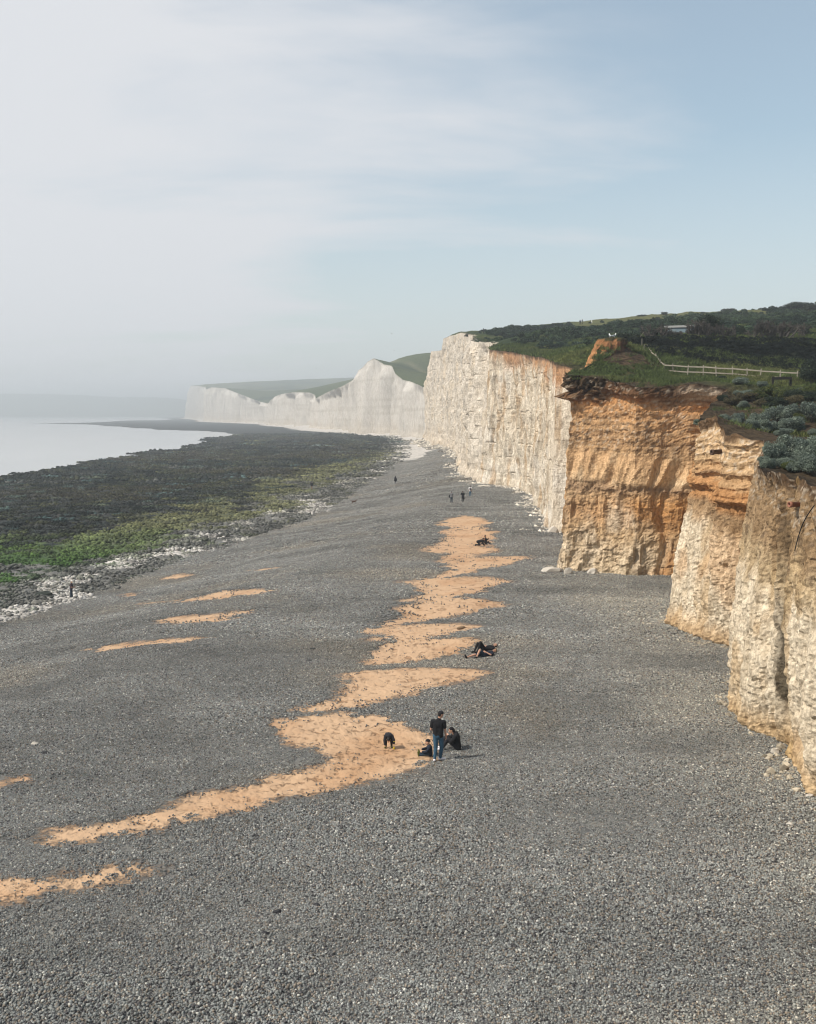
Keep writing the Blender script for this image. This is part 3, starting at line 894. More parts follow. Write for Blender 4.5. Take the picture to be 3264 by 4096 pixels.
def zs(x, y):
    """height of the land above the cliffs"""
    x = np.asarray(x, float); y = np.asarray(y, float)
    p = y - x
    out = np.zeros(x.shape)
    fw = ss(500, 545, p)
    m = fw < 1
    if m.any():
        xx, yy = x[m], y[m]
        wob = 1.2 * fbm(xx / 7, yy / 7, 0, 3, 131)
        wl = ss(105.0, 113.5, yy + wob + 0.0 * xx)
        # beyond the open grass terrace the lower level ends at the bank; left of it the plateau belongs to the far cliff
        zl, zu = LOW(xx, yy), UP(xx, yy)
        zu = np.minimum(zu, 62)
        z = zl * (1 - wl) + zu * wl
        z = z + (0.10 * fbm(xx / 1.7, yy / 1.7, 0, 4, 133) + 0.14 * fbm(xx / 6, yy / 6, 0, 3, 134))
        z = z + ss(150, 220, yy) * 0.7 * fbm(xx / 16, yy / 16, 0, 3, 135)
        z = z + wl * (1 - wl) * 1.1 * fbm(xx / 2.2, yy / 2.2, 0, 4, 136)
        out[m] = z
    m2 = fw > 0
    if m2.any():
        zf_ = FAR(x[m2], y[m2]) + 1.0 * fbm(x[m2] / 60, y[m2] / 60, 0, 3, 137)
        out[m2] = out[m2] * (1 - fw[m2]) + zf_ * fw[m2] if m.any() else zf_
    return out

RIM = P[:, -1, :]
dirv_ = np.array([1, 1]) / math.sqrt(2)
perp = np.array([-1, 1]) / math.sqrt(2)
pr = RIM[:, :2] @ perp
pr_m = np.maximum.accumulate(pr)
def sheet(lo, hi, offs, name, cfun, label, stride=1):
    ii = np.arange(lo, hi + 1, stride)
    if ii[-1] != hi: ii = np.append(ii, hi)
    R = RIM[ii]
    o_ = offs[None, :, None]
    xy = R[:, None, :2] + dirv_ * o_ + perp * ((pr_m - pr)[ii])[:, None, None] * np.minimum(o_ / 3.0, 1)
    z = zs(xy[..., 0], xy[..., 1])
    corr = (R[:, 2] - z[:, 0])[:, None]
    z = z + corr * np.exp(-(offs[None] / 4.0) ** 1.3)
    z[:, 0] = R[:, 2]
    XYZ = np.concatenate([xy, z[..., None]], -1)
    cols = cfun(XYZ, offs[None] + 0 * z)
    ob = mesh_np(name, XYZ.reshape(-1, 3), grid_faces(len(ii), len(offs)), M_TURF, cols=cols.reshape(-1, 3))
    tag(ob, label, 'hill', kind='structure')
    return ob

def turf_mat():
    m, nt, b = new_mat('turf')
    a = attr_n(nt, 'col').outputs['Color']
    f = noise_n(nt, pos_n(nt), 3.2, 6, 0.72)
    g = noise_n(nt, pos_n(nt), .35, 5, 0.65)
    c = mix_n(nt, 1.0, a, mix_n(nt, ramp_n(nt, f, .3, .7), (.45, .45, .48), (1.35, 1.33, 1.25)), 'MULTIPLY')
    c = mix_n(nt, 1.0, c, mix_n(nt, ramp_n(nt, g, .3, .7), (.75, .78, .8), (1.15, 1.12, 1.0)), 'MULTIPLY')
    nt.links.new(c, b.inputs['Base Color'])
    b.inputs['Roughness'].default_value = .95
    b.inputs['Specular IOR Level'].default_value = .08
    nt.links.new(bump_n(nt, math_n(nt, 'ADD', f, g), 1.0, .35), b.inputs['Normal'])
    return m
M_TURF = turf_mat()

def near_cols(X, off):
    x, y, z = X[..., 0], X[..., 1], X[..., 2]
    a = fbm(x / 5, y / 5, 0, 4, 141); b_ = fbm(x / 1.3, y / 1.3, 0, 4, 142); d = fbm(x / 26, y / 34, 0, 3, 143)
    c = np.broadcast_to(np.array([.055, .075, .026]), x.shape + (3,)).copy()
    c = mixc(c, (.105, .105, .045), ss(.0, .7, a) * .7)
    c = mixc(c, (.030, .048, .018), ss(.1, .7, b_) * .7)
    # bare earth on the knoll, by the fence and along the edges
    kn_ = np.exp(-(((x - 20.0) / 3.2) ** 2 + ((y - 96.5) / 4.5) ** 2)) 
    c = mixc(c, (.095, .062, .042), ss(.25, .55, kn_ + .3 * a) * .95)
    c = mixc(c, (.12, .08, .05), (np.exp(-(((x - 25.5) / 2.4) ** 2 + ((y - 90.5) / 3.0) ** 2)) > .5 + .25 * b_) * .8)
    # soil slope down to the nearer buttresses
    c = mixc(c, (.085, .058, .04), ss(88, 80, y + 3 * a) * .9)
    # overgrown bank: dark plants, with the shade of its face put into the colour
    wl = ss(103.5, 106, y + a) * (1 - ss(112.5, 115, y + a)) * ss(19, 24, x)
    c = mixc(c, (.018, .022, .016), wl * .95)
    # hill scrub and paler ridge grass
    hill = ss(118, 140, y)
    c = mixc(c, (.026, .042, .022), hill * ss(-.25, .25, d + .4 * a + .5 * ss(2, 30, x - 15)) * (1 - ss(44, 50, z + 2 * d)) * .85)
    c = mixc(c, (.115, .118, .045), ss(262, 288, y + 14 * d) * ss(.145, .16, x / y) * .85)
    pl = ss(112, 120, y) * ss(75, 35, off) * ss(40, 25, x)
    c = mixc(c, (.075, .085, .032), pl * .55 * ss(-.5, .6, a))
    e = np.clip(1 - off / (0.9 + .8 * (b_ + .4)), 0, 1)
    c = mixc(c, (.07, .05, .035), e * .8)
    c = mixc(c, (.55, .50, .42), ((off < 1.4 + a) & (y > 205) & (y < 470) & (b_ > .1)) * .7)
    return c
def far_cols(X, off):
    x, y, z = X[..., 0], X[..., 1], X[..., 2]
    a = fbm(x / 40, y / 60, 0, 4, 151); d = fbm(x / 140, y / 200, 0, 3, 152)
    c = np.broadcast_to(np.array([.080, .098, .046]), x.shape + (3,)).copy()
    c = mixc(c, (.125, .13, .055), ss(-.2, .6, d) * .8)
    c = mixc(c, (.034, .058, .024), ss(.15, .6, a) * .7)
    c = mixc(c, (.022, .04, .02), ss(.42, .5, a + .3 * d) * .6)
    # worn chalk path up the crest
    path = np.abs(x - (38 - .22 * (y - 700)) - 6 * np.sin(y / 30.)) 
    c = mixc(c, (.20, .19, .12), ss(5, 1.5, path) * ss(1000, 900, y) * .7)
    return c
iD12 = int(np.nonzero(SEC == SECN.index('W'))[0][-1])
offs_n = np.concatenate([[0, .06, .18, .4, .7, 1.05], 1.05 + np.cumsum(0.42 * 1.0295 ** np.arange(118))])
offs_f = np.concatenate([[0, 1, 3, 6, 10], 10 + np.cumsum(7.0 * 1.036 ** np.arange(90))])
sheet(0, iD12, offs_n, 'hill', near_cols, 'dark green scrubby hill and grass terrace above the cliffs')
sheet(iD12, NCOL - 1, offs_f, 'hill', far_cols, 'hazy green downland behind the far cliffs')

# eroded earth knoll at the end of the bank
kv, kc = [], []
kt_, ka_ = 34, 56
top_z = float(at(2440, 1352, 99)[2])
for i in range(kt_):
    t = i / (kt_ - 1)
    tt_ = min(1.0, t / .92)
    cx = (2372 + 76 * tt_ ** .9 - CX) / F_PX * 99
    rx = (2.5 - 1.45 * tt_ ** .75) * (1 if t <= .92 else (1 - t) / .08 + .001)
    ry = (2.6 - 1.4 * tt_) * (1 if t <= .92 else (1 - t) / .08 + .001)
    z_ = 14.2 + (top_z - 14.2) * (tt_ if t <= .92 else 1 + .012 * (t - .92) / .08)
    for j in range(ka_):
        th = 2 * math.pi * j / ka_
        n_ = .30 * float(fbm(math.cos(th) * 1.6 + 5, math.sin(th) * 1.6 + z_ * .35, 0, 3, 191)) + .13 * float(fbm(th * 4, z_ * 1.5, 0, 3, 192))
        n_ *= (1 if t <= .92 else .3)
        kv.append((cx + (rx + n_ * min(1, rx)) * math.cos(th), 99.3 + (ry + n_ * min(1, ry)) * math.sin(th), z_))
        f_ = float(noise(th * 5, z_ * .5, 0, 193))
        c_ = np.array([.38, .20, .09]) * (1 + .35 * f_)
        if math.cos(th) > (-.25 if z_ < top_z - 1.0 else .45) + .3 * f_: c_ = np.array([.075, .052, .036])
        if z_ > top_z - 1.3: c_ = c_ * .5 + np.array([.19, .085, .04]) * .5
        if z_ > top_z - .25 + .12 * f_: c_ = np.array([.055, .05, .025])
        kc.append(c_)
knoll = mesh_np('knoll', np.array(kv), np.concatenate([np.array([(i * ka_ + j, i * ka_ + (j + 1) % ka_, (i + 1) * ka_ + (j + 1) % ka_, (i + 1) * ka_ + j) for j in range(ka_)]) for i in range(kt_ - 1)]), M_ROCK, cols=np.array(kc))
tag(knoll, 'eroded orange earth knoll with two gulls on top', 'knoll', kind='structure')

# ------------------------------------------------------------------ headland across the bay
prof = [(-900, 1578), (-300, 1577), (0, 1574), (190, 1577), (350, 1581), (440, 1588), (620, 1588), (720, 1595), (800, 1612), (860, 1632), (940, 1660), (1000, 1672)]
HX, HZ = [], []
Dh = 6600.0
hv = []
hr = 14
xsn = np.linspace(-900, 1000, 150)
for i, sx in enumerate(xsn):
    sy = np.interp(sx, [q[0] for q in prof], [q[1] for q in prof]) + 1.2 * float(noise(sx / 40.0, 0.0, 0, 161))
    top = at(sx, sy, Dh)
    for j in range(hr):
        t = j / (hr - 1)
        face = min(1, t / .45)
        zz_ = SEA_Z - 1 + (top[2] - SEA_Z + 1) * (0.62 * face + .38 * ss(.45, 1, t) if t > .45 else .62 * face)
        hv.append((top[0], Dh - 350 + 60 * face + 290 * t + 25 * float(noise(sx / 30.0, t * 3, 0, 162)), float(zz_)))
    hv.append((top[0], Dh + 900, SEA_Z - 1))
hv = np.array(hv)
hc = np.broadcast_to(np.array([.07, .09, .05]), (len(hv), 3)).copy()
headland = mesh_np('headland', hv, grid_faces(len(xsn), hr + 1), M_TURF, cols=hc * 1.3)
tag(headland, 'low pale headland across the bay almost lost in haze', 'headland', kind='structure')

# ------------------------------------------------------------------ sea air
def haze_box():
    m, nt, b = new_mat('sea_haze')
    nt.nodes.remove(b)
    out = nt.nodes['Material Output']
    v = nt.nodes.new('ShaderNodeVolumePrincipled')
    v.inputs['Color'].default_value = (.88, .95, 1.0, 1)
    v.inputs['Density'].default_value = HAZE
    v.inputs['Anisotropy'].default_value = 0.15
    nt.links.new(v.outputs[0], out.inputs['Volume'])
    x0, x1, y0, y1, z0, z1 = -7000, 7000, -60, 9200, -9.0, 125.0
    v_ = [(x, y, z) for x in (x0, x1) for y in (y0, y1) for z in (z0, z1)]
    f_ = [(0, 1, 3, 2), (4, 6, 7, 5), (0, 4, 5, 1), (2, 3, 7, 6), (0, 2, 6, 4), (1, 5, 7, 3)]
    o = mesh_np('haze', np.array(v_, float), np.array(f_), m, smooth=False)
    tag(o, 'pale sea haze over the coast', 'haze', kind='stuff')
HAZE = 0.00042
haze_box()
# ------------------------------------------------------------------ scattered stuff (stones, scrub, grass)
def ico(sub):
    import bmesh
    bm = bmesh.new()
    bmesh.ops.create_icosphere(bm, subdivisions=sub, radius=1.0)
    v = np.array([q.co[:] for q in bm.verts])
    f = np.array([[q.index for q in t.verts] for t in bm.faces])
    bm.free()
    return v, f
ICO1, ICO2 = ico(1), ico(2)

def rotm(a, b, c):
    return np.array(Matrix.Rotation(c, 3, 'Z') @ Matrix.Rotation(b, 3, 'Y') @ Matrix.Rotation(a, 3, 'X'))

def stones(n, r, l0, l1, rng, pal, flat=(.45, .75), lump=.12, tilt=.45, zj=.5, base=ICO1):
    """a disc of loose stones; pal(rng)->rgb"""
    V_, F_, Cc = [], [], []
    k = 0
    bv, bf = base
    m = int(math.ceil(math.sqrt(n * 4 / math.pi)))
    cell = 2 * r / m
    for i in range(m):
        for j in range(m):
            px = -r + (i + .5 + rng.uniform(-.42, .42)) * cell
            py = -r + (j + .5 + rng.uniform(-.42, .42)) * cell
            if math.hypot(px, py) > r: continue
            L = l0 + (l1 - l0) * rng.random() ** 2.2
            sx, sy, sz = L * .5, L * .5 * rng.uniform(.6, .9), L * .5 * rng.uniform(*flat)
            v = bv * (1 + lump * rng.standard_normal((len(bv), 1))) * (sx, sy, sz)
            v = v @ rotm(rng.normal(0, tilt), rng.normal(0, tilt), rng.uniform(0, 6.28)).T
            v = v + (px, py, sz * .35 + rng.uniform(0, zj) * L)
            V_.append(v); F_.append(bf + k); k += len(v)
            Cc.append(np.broadcast_to(pal(rng), (len(v), 3)))
    return np.concatenate(V_), np.concatenate(F_), np.concatenate(Cc)

def gn_scatter(name, pts, scl, rot, tint, idx, templates, label, cat, hide_axis=None):
    me = bpy.data.meshes.new(name)
    me.vertices.add(len(pts))
    me.vertices.foreach_set('co', np.ascontiguousarray(pts, dtype=np.float32).ravel())
    a = me.attributes.new('scl', 'FLOAT', 'POINT'); a.data.foreach_set('value', np.asarray(scl, dtype=np.float32))
    a = me.attributes.new('rot', 'FLOAT_VECTOR', 'POINT'); a.data.foreach_set('vector', np.asarray(rot, dtype=np.float32).ravel())
    t4 = np.ones((len(pts), 4), dtype=np.float32); t4[:, :3] = tint
    a = me.attributes.new('tint', 'FLOAT_COLOR', 'POINT'); a.data.foreach_set('color', t4.ravel())
    a = me.attributes.new('idx', 'INT', 'POINT'); a.data.foreach_set('value', np.asarray(idx, dtype=np.int32))
    o = bpy.data.objects.new(name, me)
    COL.objects.link(o)
    tc_ = bpy.data.collections.new(name + '_kinds')
    for t in templates:
        tc_.objects.link(t)
    ng = bpy.data.node_groups.new(name, 'GeometryNodeTree')
    ng.interface.new_socket('Geometry', in_out='INPUT', socket_type='NodeSocketGeometry')
    ng.interface.new_socket('Geometry', in_out='OUTPUT', socket_type='NodeSocketGeometry')
    N = ng.nodes.new; L = ng.links.new
    gi, go = N('NodeGroupInput'), N('NodeGroupOutput')
    iop = N('GeometryNodeInstanceOnPoints')
    ci = N('GeometryNodeCollectionInfo')
    ci.inputs['Collection'].default_value = tc_
    ci.inputs['Separate Children'].default_value = True
    ci.inputs['Reset Children'].default_value = True
    def named(nm, typ):
        n = N('GeometryNodeInputNamedAttribute'); n.data_type = typ
        n.inputs['Name'].default_value = nm
        return n.outputs['Attribute']
    L(gi.outputs[0], iop.inputs['Points'])
    L(ci.outputs[0], iop.inputs['Instance'])
    iop.inputs['Pick Instance'].default_value = True
    L(named('idx', 'INT'), iop.inputs['Instance Index'])
    e = N('FunctionNodeEulerToRotation')
    L(named('rot', 'FLOAT_VECTOR'), e.inputs[0])
    L(e.outputs[0], iop.inputs['Rotation'])
    L(named('scl', 'FLOAT'), iop.inputs['Scale'])
    L(iop.outputs[0], go.inputs[0])
    md = o.modifiers.new('scatter', 'NODES')
    md.node_group = ng
    tag(o, label, cat, kind='stuff')
    return o

def tint_mat(name, rough=.8, spec=.3, fine=40.0, bumpd=.01, translucent=False, var=(.75, 1.2)):
    """vertex colour times the tint each piece carries"""
    m, nt, b = new_mat(name)
    c = attr_n(nt, 'col').outputs['Color']
    t = attr_n(nt, 'tint', 'INSTANCER').outputs['Color']
    f = noise_n(nt, pos_n(nt), fine, 3, .6)
    cc_ = mix_n(nt, 1.0, c, t, 'MULTIPLY')
    cc_ = mix_n(nt, 1.0, cc_, mix_n(nt, f, (var[0],) * 3, (var[1],) * 3), 'MULTIPLY')
    nt.links.new(cc_, b.inputs['Base Color'])
    b.inputs['Roughness'].default_value = rough
    b.inputs['Specular IOR Level'].default_value = spec
    return m

# ---- shingle
M_STONE = tint_mat('flint_stone', .62, .4, 60.0)
def flint(rng):
    r = rng.random()
    if r < .045: c = np.array([.44, .43, .385]) * rng.uniform(.75, 1.25)
    elif r < .20: c = np.array([.20, .168, .132]) * rng.uniform(.6, 1.3)
    elif r < .42: c = np.array([.060, .057, .058]) * rng.uniform(.5, 1.6)
    else: c = np.array([.190, .197, .186]) * rng.uniform(.62, 1.42)
    return c
rg = np.random.default_rng(5)
peb_t = []
for i in range(6):
    v, f, c = stones(500, .5, .030, .080, rg, flint, tilt=.42, zj=.50)
    peb_t.append(mesh_np('pebble_patch', v, f, M_STONE, cols=c, link=False))
for i in range(3):
    v, f, c = stones(60, .17, .028, .078, rg, flint, tilt=.38, zj=.40)
    peb_t.append(mesh_np('pebble_patch', v, f, M_STONE, cols=c, link=False))
single_i = len(peb_t)
for i in range(3):
    v, f, c = stones(3, .12, .04, .085, rg, flint)
    peb_t.append(mesh_np('pebble_patch', v, f, M_STONE, cols=c, link=False))

def hexgrid(x0, x1, y0, y1, d, rng):
    ny = int((y1 - y0) / (d * .866)) + 1
    nx = int((x1 - x0) / d) + 1
    Y, X = np.meshgrid(np.arange(ny), np.arange(nx), indexing='ij')
    x = x0 + (X + .5 * (Y % 2)) * d
    y = y0 + Y * d * .866
    return (x + rng.uniform(-.12, .12, x.shape) * d).ravel(), (y + rng.uniform(-.12, .12, x.shape) * d).ravel()

# where the foot of the cliffs runs, to keep stones out of the rock
CL_X, CL_Y = BX[:, 0], BX[:, 1]
def inside_cliff(x, y):
    o = np.argsort(CL_Y)
    return x > np.interp(y, CL_Y[o], np.minimum.accumulate(CL_X[o][::-1])[::-1] * 0 + CL_X[o]) + 1.5
pts, scl, idx = [], [], []
def add_zone(y0, y1, d, sc, kinds, cond):
    x, y = hexgrid(-(.42 * y1 + 6), min(.42 * y1 + 6, 26), y0, y1, d, rg)
    m = (np.abs(x) < .40 * y + 5) & (x < 23)
    x, y = x[m], y[m]
    g = ground_full(x, y)
    m = cond(g, x, y)
    x, y, z = x[m], y[m], g['z'][m]
    pts.append(np.stack([x, y, z - .012 * sc], 1))
    scl.append(np.full(len(x), sc) * rg.uniform(.9, 1.15, len(x)))
    idx.append(rg.choice(kinds, len(x)))
def full(a): return lambda g, x, y: (g['sd'] < -a) & (g['s'] > .5)
def fringe(a, w_): return lambda g, x, y: (g['sd'] >= -a) & (g['s'] > .5) & (rg.random(len(x)) < ss(0, -1.15 * w_, g['sd'] + .5 * w_ * fbm(x / 1.1, y / 1.6, 0, 3, 77)))
K0, K1, K2 = [0, 1, 2, 3, 4, 5], [6, 7, 8], [9, 10, 11]
add_zone(17, 58, .72, 1.0, K0, full(1.1))
add_zone(58, 110, .95, 1.27, K0, full(1.6))
add_zone(110, 210, 1.42, 1.9, K0, full(2.6))
add_zone(210, 420, 2.4, 3.2, K0, lambda g, x, y: (g['s'] > 1) & (g['chalk'] < .4))
add_zone(20, 62, .25, 1.0, K1, fringe(1.15, .85))
add_zone(58, 125, .42, 1.6, K1, fringe(1.7, 1.2))
add_zone(110, 210, .8, 2.6, K1, fringe(2.8, 1.6))
add_zone(18, 62, .30, 1.0, K2, lambda g, x, y: (g['sd'] > -.9) & (rg.random(len(x)) < .8 * np.exp(-np.maximum(g['sd'] + .3, 0) / .6)))
add_zone(62, 125, .5, 1.6, K2, lambda g, x, y: (g['sd'] > -1.2) & (rg.random(len(x)) < .75 * np.exp(-np.maximum(g['sd'] + .3, 0) / .9)))
PT = np.concatenate(pts); SL = np.concatenate(scl); IX = np.concatenate(idx)
rot = np.zeros((len(PT), 3)); rot[:, 2] = rg.uniform(0, 6.28, len(PT))
h_ = .35
gxx = (zg(PT[:, 0] + h_, PT[:, 1]) - zg(PT[:, 0] - h_, PT[:, 1])) / (2 * h_)
gyy = (zg(PT[:, 0], PT[:, 1] + h_) - zg(PT[:, 0], PT[:, 1] - h_)) / (2 * h_)
ct_, st_ = np.cos(rot[:, 2]), np.sin(rot[:, 2])
rot[:, 0] = gyy * ct_ - gxx * st_
rot[:, 1] = -gyy * st_ - gxx * ct_
SL = SL * (1 + .22 * fbm(PT[:, 0] / 6, PT[:, 1] / 3.5, 0, 3, 80))
tone_var = fbm(PT[:, 0] / 7, PT[:, 1] / 4, 0, 4, 78)  # uneven tone in broad patches, lighter where the value is high
ti = (.94 + .24 * tone_var + rg.normal(0, .06, len(PT)))[:, None] * np.array([[1, 1, 1]])
ti = ti * (1 + np.outer(ss(.2, .8, fbm(PT[:, 0] / 12, PT[:, 1] / 9, 0, 3, 79)), [.10, .03, -.06]))
dust = ss(7, 1, np.interp(PT[:, 1], [20, 35, 43, 60, 66, 84], [14, 13.8, 13, 16, 16, 13]) - PT[:, 0]) * (PT[:, 1] < 84)
ti = ti * (1 + np.outer(dust * (.6 + .4 * tone_var), [.30, .24, .14]))
gn_scatter('shingle', PT, SL, rot, ti, IX, peb_t, 'loose grey flint shingle covering the beach', 'shingle')

# ---- weedy foreshore rubble
M_RUB = tint_mat('foreshore_rock', .85, .08, 7.0, var=(.55, 1.35))
gr1 = lambda rng: np.array([1, 1, 1]) * rng.uniform(.45, 1.5)
rub_t = []
for i in range(6):
    v, f, c = stones(60, 1.6, .16, .75, rg, gr1, flat=(.35, .7), lump=.16, tilt=.3, zj=.15)
    rub_t.append(mesh_np('rock_patch', v, f, M_RUB, cols=c, link=False, smooth=True))
pts, scl, tin = [], [], []
for y0, y1, d, sc in ((55, 130, 2.0, .72), (130, 260, 2.7, 1.0), (260, 480, 5.0, 1.8), (480, 900, 10.0, 3.0)):
    x, y = hexgrid(-.45 * y1 - 8, 20, y0, y1, d, rg)
    m = (x > -.42 * y - 8)
    x, y = x[m], y[m]
    g = ground_full(x, y)
    m = (g['s'] < 1.0) & (g['dse'] > 1.0)
    m &= ~((np.abs(x + 20.5) < 1.3) & (np.abs(y - 227.5) < 4.0))
    m &= rg.random(len(x)) < (1 - .55 * ss(.4, .8, g['chalk']) * ss(250, 330, y))
    x, y = x[m], y[m]
    g = {k_: q[m] for k_, q in g.items()}
    n = len(x)
    c = np.array([[.115, .115, .105]]) * rg.uniform(.7, 1.2, (n, 1))
    jit = rg.normal(0, .22, n)
    chf = (g['chalk'] + jit > .45)[:, None]
    c = np.where(chf, np.array([[.42, .40, .37]]) * rg.uniform(.6, 1.2, (n, 1)), c)
    wf = np.clip(g['weed'] + jit, 0, 1)[:, None]
    dk = np.array([[.0055, .0095, .0092]]) * rg.uniform(.6, 1.8, (n, 1)) * np.where(rg.random((n, 1)) < .07, 6, 1) + (fbm(x / 30, y / 45, 0, 3, 61) > .35)[:, None] * np.array([[.016, .010, .003]])
    c = c * (1 - wf) + dk * wf
    gf = (np.clip(g['green'] * 1.2 + jit, 0, 1) * .92)[:, None]
    br = g['bright'][:, None]
    c = c * (1 - gf) + gf * (br * np.array([[.040, .092, .017]]) + (1 - br) * np.array([[.130, .132, .064]])) * rg.uniform(.6, 1.35, (n, 1))
    pts.append(np.stack([x, y, g['z'] - .06 * sc], 1)); scl.append(np.full(n, sc) * rg.uniform(.8, 1.25, n)); tin.append(c)
PT = np.concatenate(pts); SL = np.concatenate(scl); TI = np.concatenate(tin)
rot = np.zeros((len(PT), 3)); rot[:, 2] = rg.uniform(0, 6.28, len(PT))
gn_scatter('foreshore_rocks', PT, SL, rot, TI, rg.integers(0, 6, len(PT)), rub_t, 'dark weedy and pale chalk rubble spread over the foreshore', 'rocks')

M_FALL = tint_mat('fallen_chalk', .95, .08, 9.0, var=(.7, 1.2))
fall_t = []
for i in range(4):
    v, f, c = stones(30, .62, .04, .26, rg, gr1, flat=(.5, .8), lump=.17, tilt=.5, zj=.1)
    v2, f2, c2 = stones(5, .5, .2, .45, rg, gr1, flat=(.5, .8), lump=.17, tilt=.4, zj=.05)
    fall_t.append(mesh_np('rubble_patch', np.concatenate([v, v2]), np.concatenate([f, f2 + len(v)]), M_FALL, cols=np.concatenate([c, c2]), link=False, smooth=False))
ii = np.nonzero(SEC <= SECN.index('W'))[0]
pick = rg.random(len(ii)) < np.array([{0: .13, 1: .15, 2: .16, 3: 0, 4: .40, 5: .5}[SEC[i]] for i in ii])
ii = ii[pick]
fx_ = P[ii, 1, 0] + NRM[ii, 0] * np.abs(rg.normal(.12, .3, len(ii))) * (1 + .012 * BX[ii, 1]); fy_ = P[ii, 1, 1] + NRM[ii, 1] * .1
gf_ = ground_full(fx_, fy_)
rot = np.zeros((len(ii), 3)); rot[:, 2] = rg.uniform(0, 6.28, len(ii))
ti = np.where((SEC[ii] <= 2)[:, None], np.array([[.38, .33, .25]]), np.array([[.50, .46, .395]])) * rg.uniform(.65, 1.1, (len(ii), 1))
gn_scatter('cliff_rubble', np.stack([fx_, fy_, gf_['z'] - .03], 1), rg.uniform(.4, 1.0, len(ii)) * (1 + .008 * np.maximum(BX[ii, 1] - 60, 0)), rot, ti, rg.integers(0, 4, len(ii)), fall_t, 'small chalk rubble fallen along the foot of the cliffs', 'rubble')

# ------------------------------------------------------------------ plants
def leaf_mass(lobes, n, size, rng, up=.25):
    """leaf sized faces spread over and through rounded lobes: lobes = [(x,y,z,rx,ry,rz)]"""
    L = np.array(lobes)
    wgt = (L[:, 3] * L[:, 4] + L[:, 4] * L[:, 5]); wgt /= wgt.sum()
    li = rng.choice(len(L), n, p=wgt)
    d = rng.standard_normal((n, 3)); d /= np.linalg.norm(d, axis=1)[:, None]
    d[:, 2] = np.abs(d[:, 2]) * np.where(rng.random(n) < .8, 1, -.5)
    r = 1 - .45 * rng.random(n) ** 2.2
    r *= 1 + .10 * rng.standard_normal(n)
    p = L[li, :3] + d * L[li, 3:6] * r[:, None]
    nrm = d + .75 * rng.standard_normal((n, 3)) + (0, 0, up)
    nrm /= np.linalg.norm(nrm, axis=1)[:, None]
    t = np.cross(nrm, rng.standard_normal((n, 3))); t /= np.linalg.norm(t, axis=1)[:, None] + 1e-9
    b = np.cross(nrm, t)
    s = size * rng.uniform(.6, 1.4, n)[:, None]
    q = np.stack([p - t * s, p + b * s * .5 + nrm * s * .15, p + t * s, p - b * s * .5 - nrm * s * .1], 1)
    V_ = q.reshape(-1, 3)
    F_ = np.arange(4 * n).reshape(n, 4)
    return V_, F_, r, p

def dome(w, h, k, rng):
    lob = [(0, 0, h * .42, w * .36, w * .34, h * .50)]
    for i in range(k):
        a = rng.uniform(0, 6.28); rr = w * rng.uniform(.18, .40)
        s = rng.uniform(.16, .27)
        lob.append((rr * math.cos(a), rr * math.sin(a), h * rng.uniform(.25, .75), w * s, w * s, h * rng.uniform(.22, .38)))
    return lob

def leaf_mat(name, rough=.7):
    m, nt, b = new_mat(name)
    c = attr_n(nt, 'col').outputs['Color']
    t = nt.nodes.new('ShaderNodeObjectInfo')
    f = noise_n(nt, pos_n(nt), 1.6, 3, .6)
    c = mix_n(nt, 1.0, c, mix_n(nt, ramp_n(nt, f, .3, .7), (.72, .74, .78), (1.2, 1.18, 1.1)), 'MULTIPLY')
    nt.links.new(c, b.inputs['Base Color'])
    b.inputs['Roughness'].default_value = rough
    b.inputs['Specular IOR Level'].default_value = .2
    tr = nt.nodes.new('ShaderNodeBsdfTranslucent')
    nt.links.new(c, tr.inputs['Color'])
    mx = nt.nodes.new('ShaderNodeMixShader'); mx.inputs[0].default_value = .22
    out = nt.nodes['Material Output']
    nt.links.new(b.outputs[0], mx.inputs[1]); nt.links.new(tr.outputs[0], mx.inputs[2])
    nt.links.new(mx.outputs[0], out.inputs['Surface'])
    return m
M_LEAF = leaf_mat('leaves')
M_TWIG = plain('twig_bark', (.085, .066, .05), .9, .3, 20)

def tube_np(path, r0, r1, k=5):
    path = np.asarray(path, float)
    n = len(path)
    tg = np.gradient(path, axis=0); tg /= np.linalg.norm(tg, axis=1)[:, None] + 1e-9
    ref = np.where(np.abs(tg[:, 2:3]) > .9, np.array([[1., 0, 0]]), np.array([[0, 0, 1.]]))
    a = np.cross(tg, ref); a /= np.linalg.norm(a, axis=1)[:, None] + 1e-9
    b = np.cross(tg, a)
    r = np.linspace(r0, r1, n)[:, None, None] if np.ndim(r0) == 0 else np.asarray(r0)[:, None, None]
    th = np.linspace(0, 2 * math.pi, k, endpoint=False)
    v = path[:, None] + r * (np.cos(th)[None, :, None] * a[:, None] + np.sin(th)[None, :, None] * b[:, None])
    f = []
    for i in range(n - 1):
        for j in range(k):
            f.append((i * k + j, i * k + (j + 1) % k, (i + 1) * k + (j + 1) % k, (i + 1) * k + j))
    # caps as fans to a centre point keep quads: collapse with a repeated row
    v = v.reshape(-1, 3)
    c0 = len(v); v = np.concatenate([v, path[:1], path[-1:]])
    for j in range(0, k):
        f.append((c0, (j + 1) % k, j, j)); f.append((c0 + 1, (n - 1) * k + j, (n - 1) * k + (j + 1) % k, (n - 1) * k + (j + 1) % k))
    return v, f

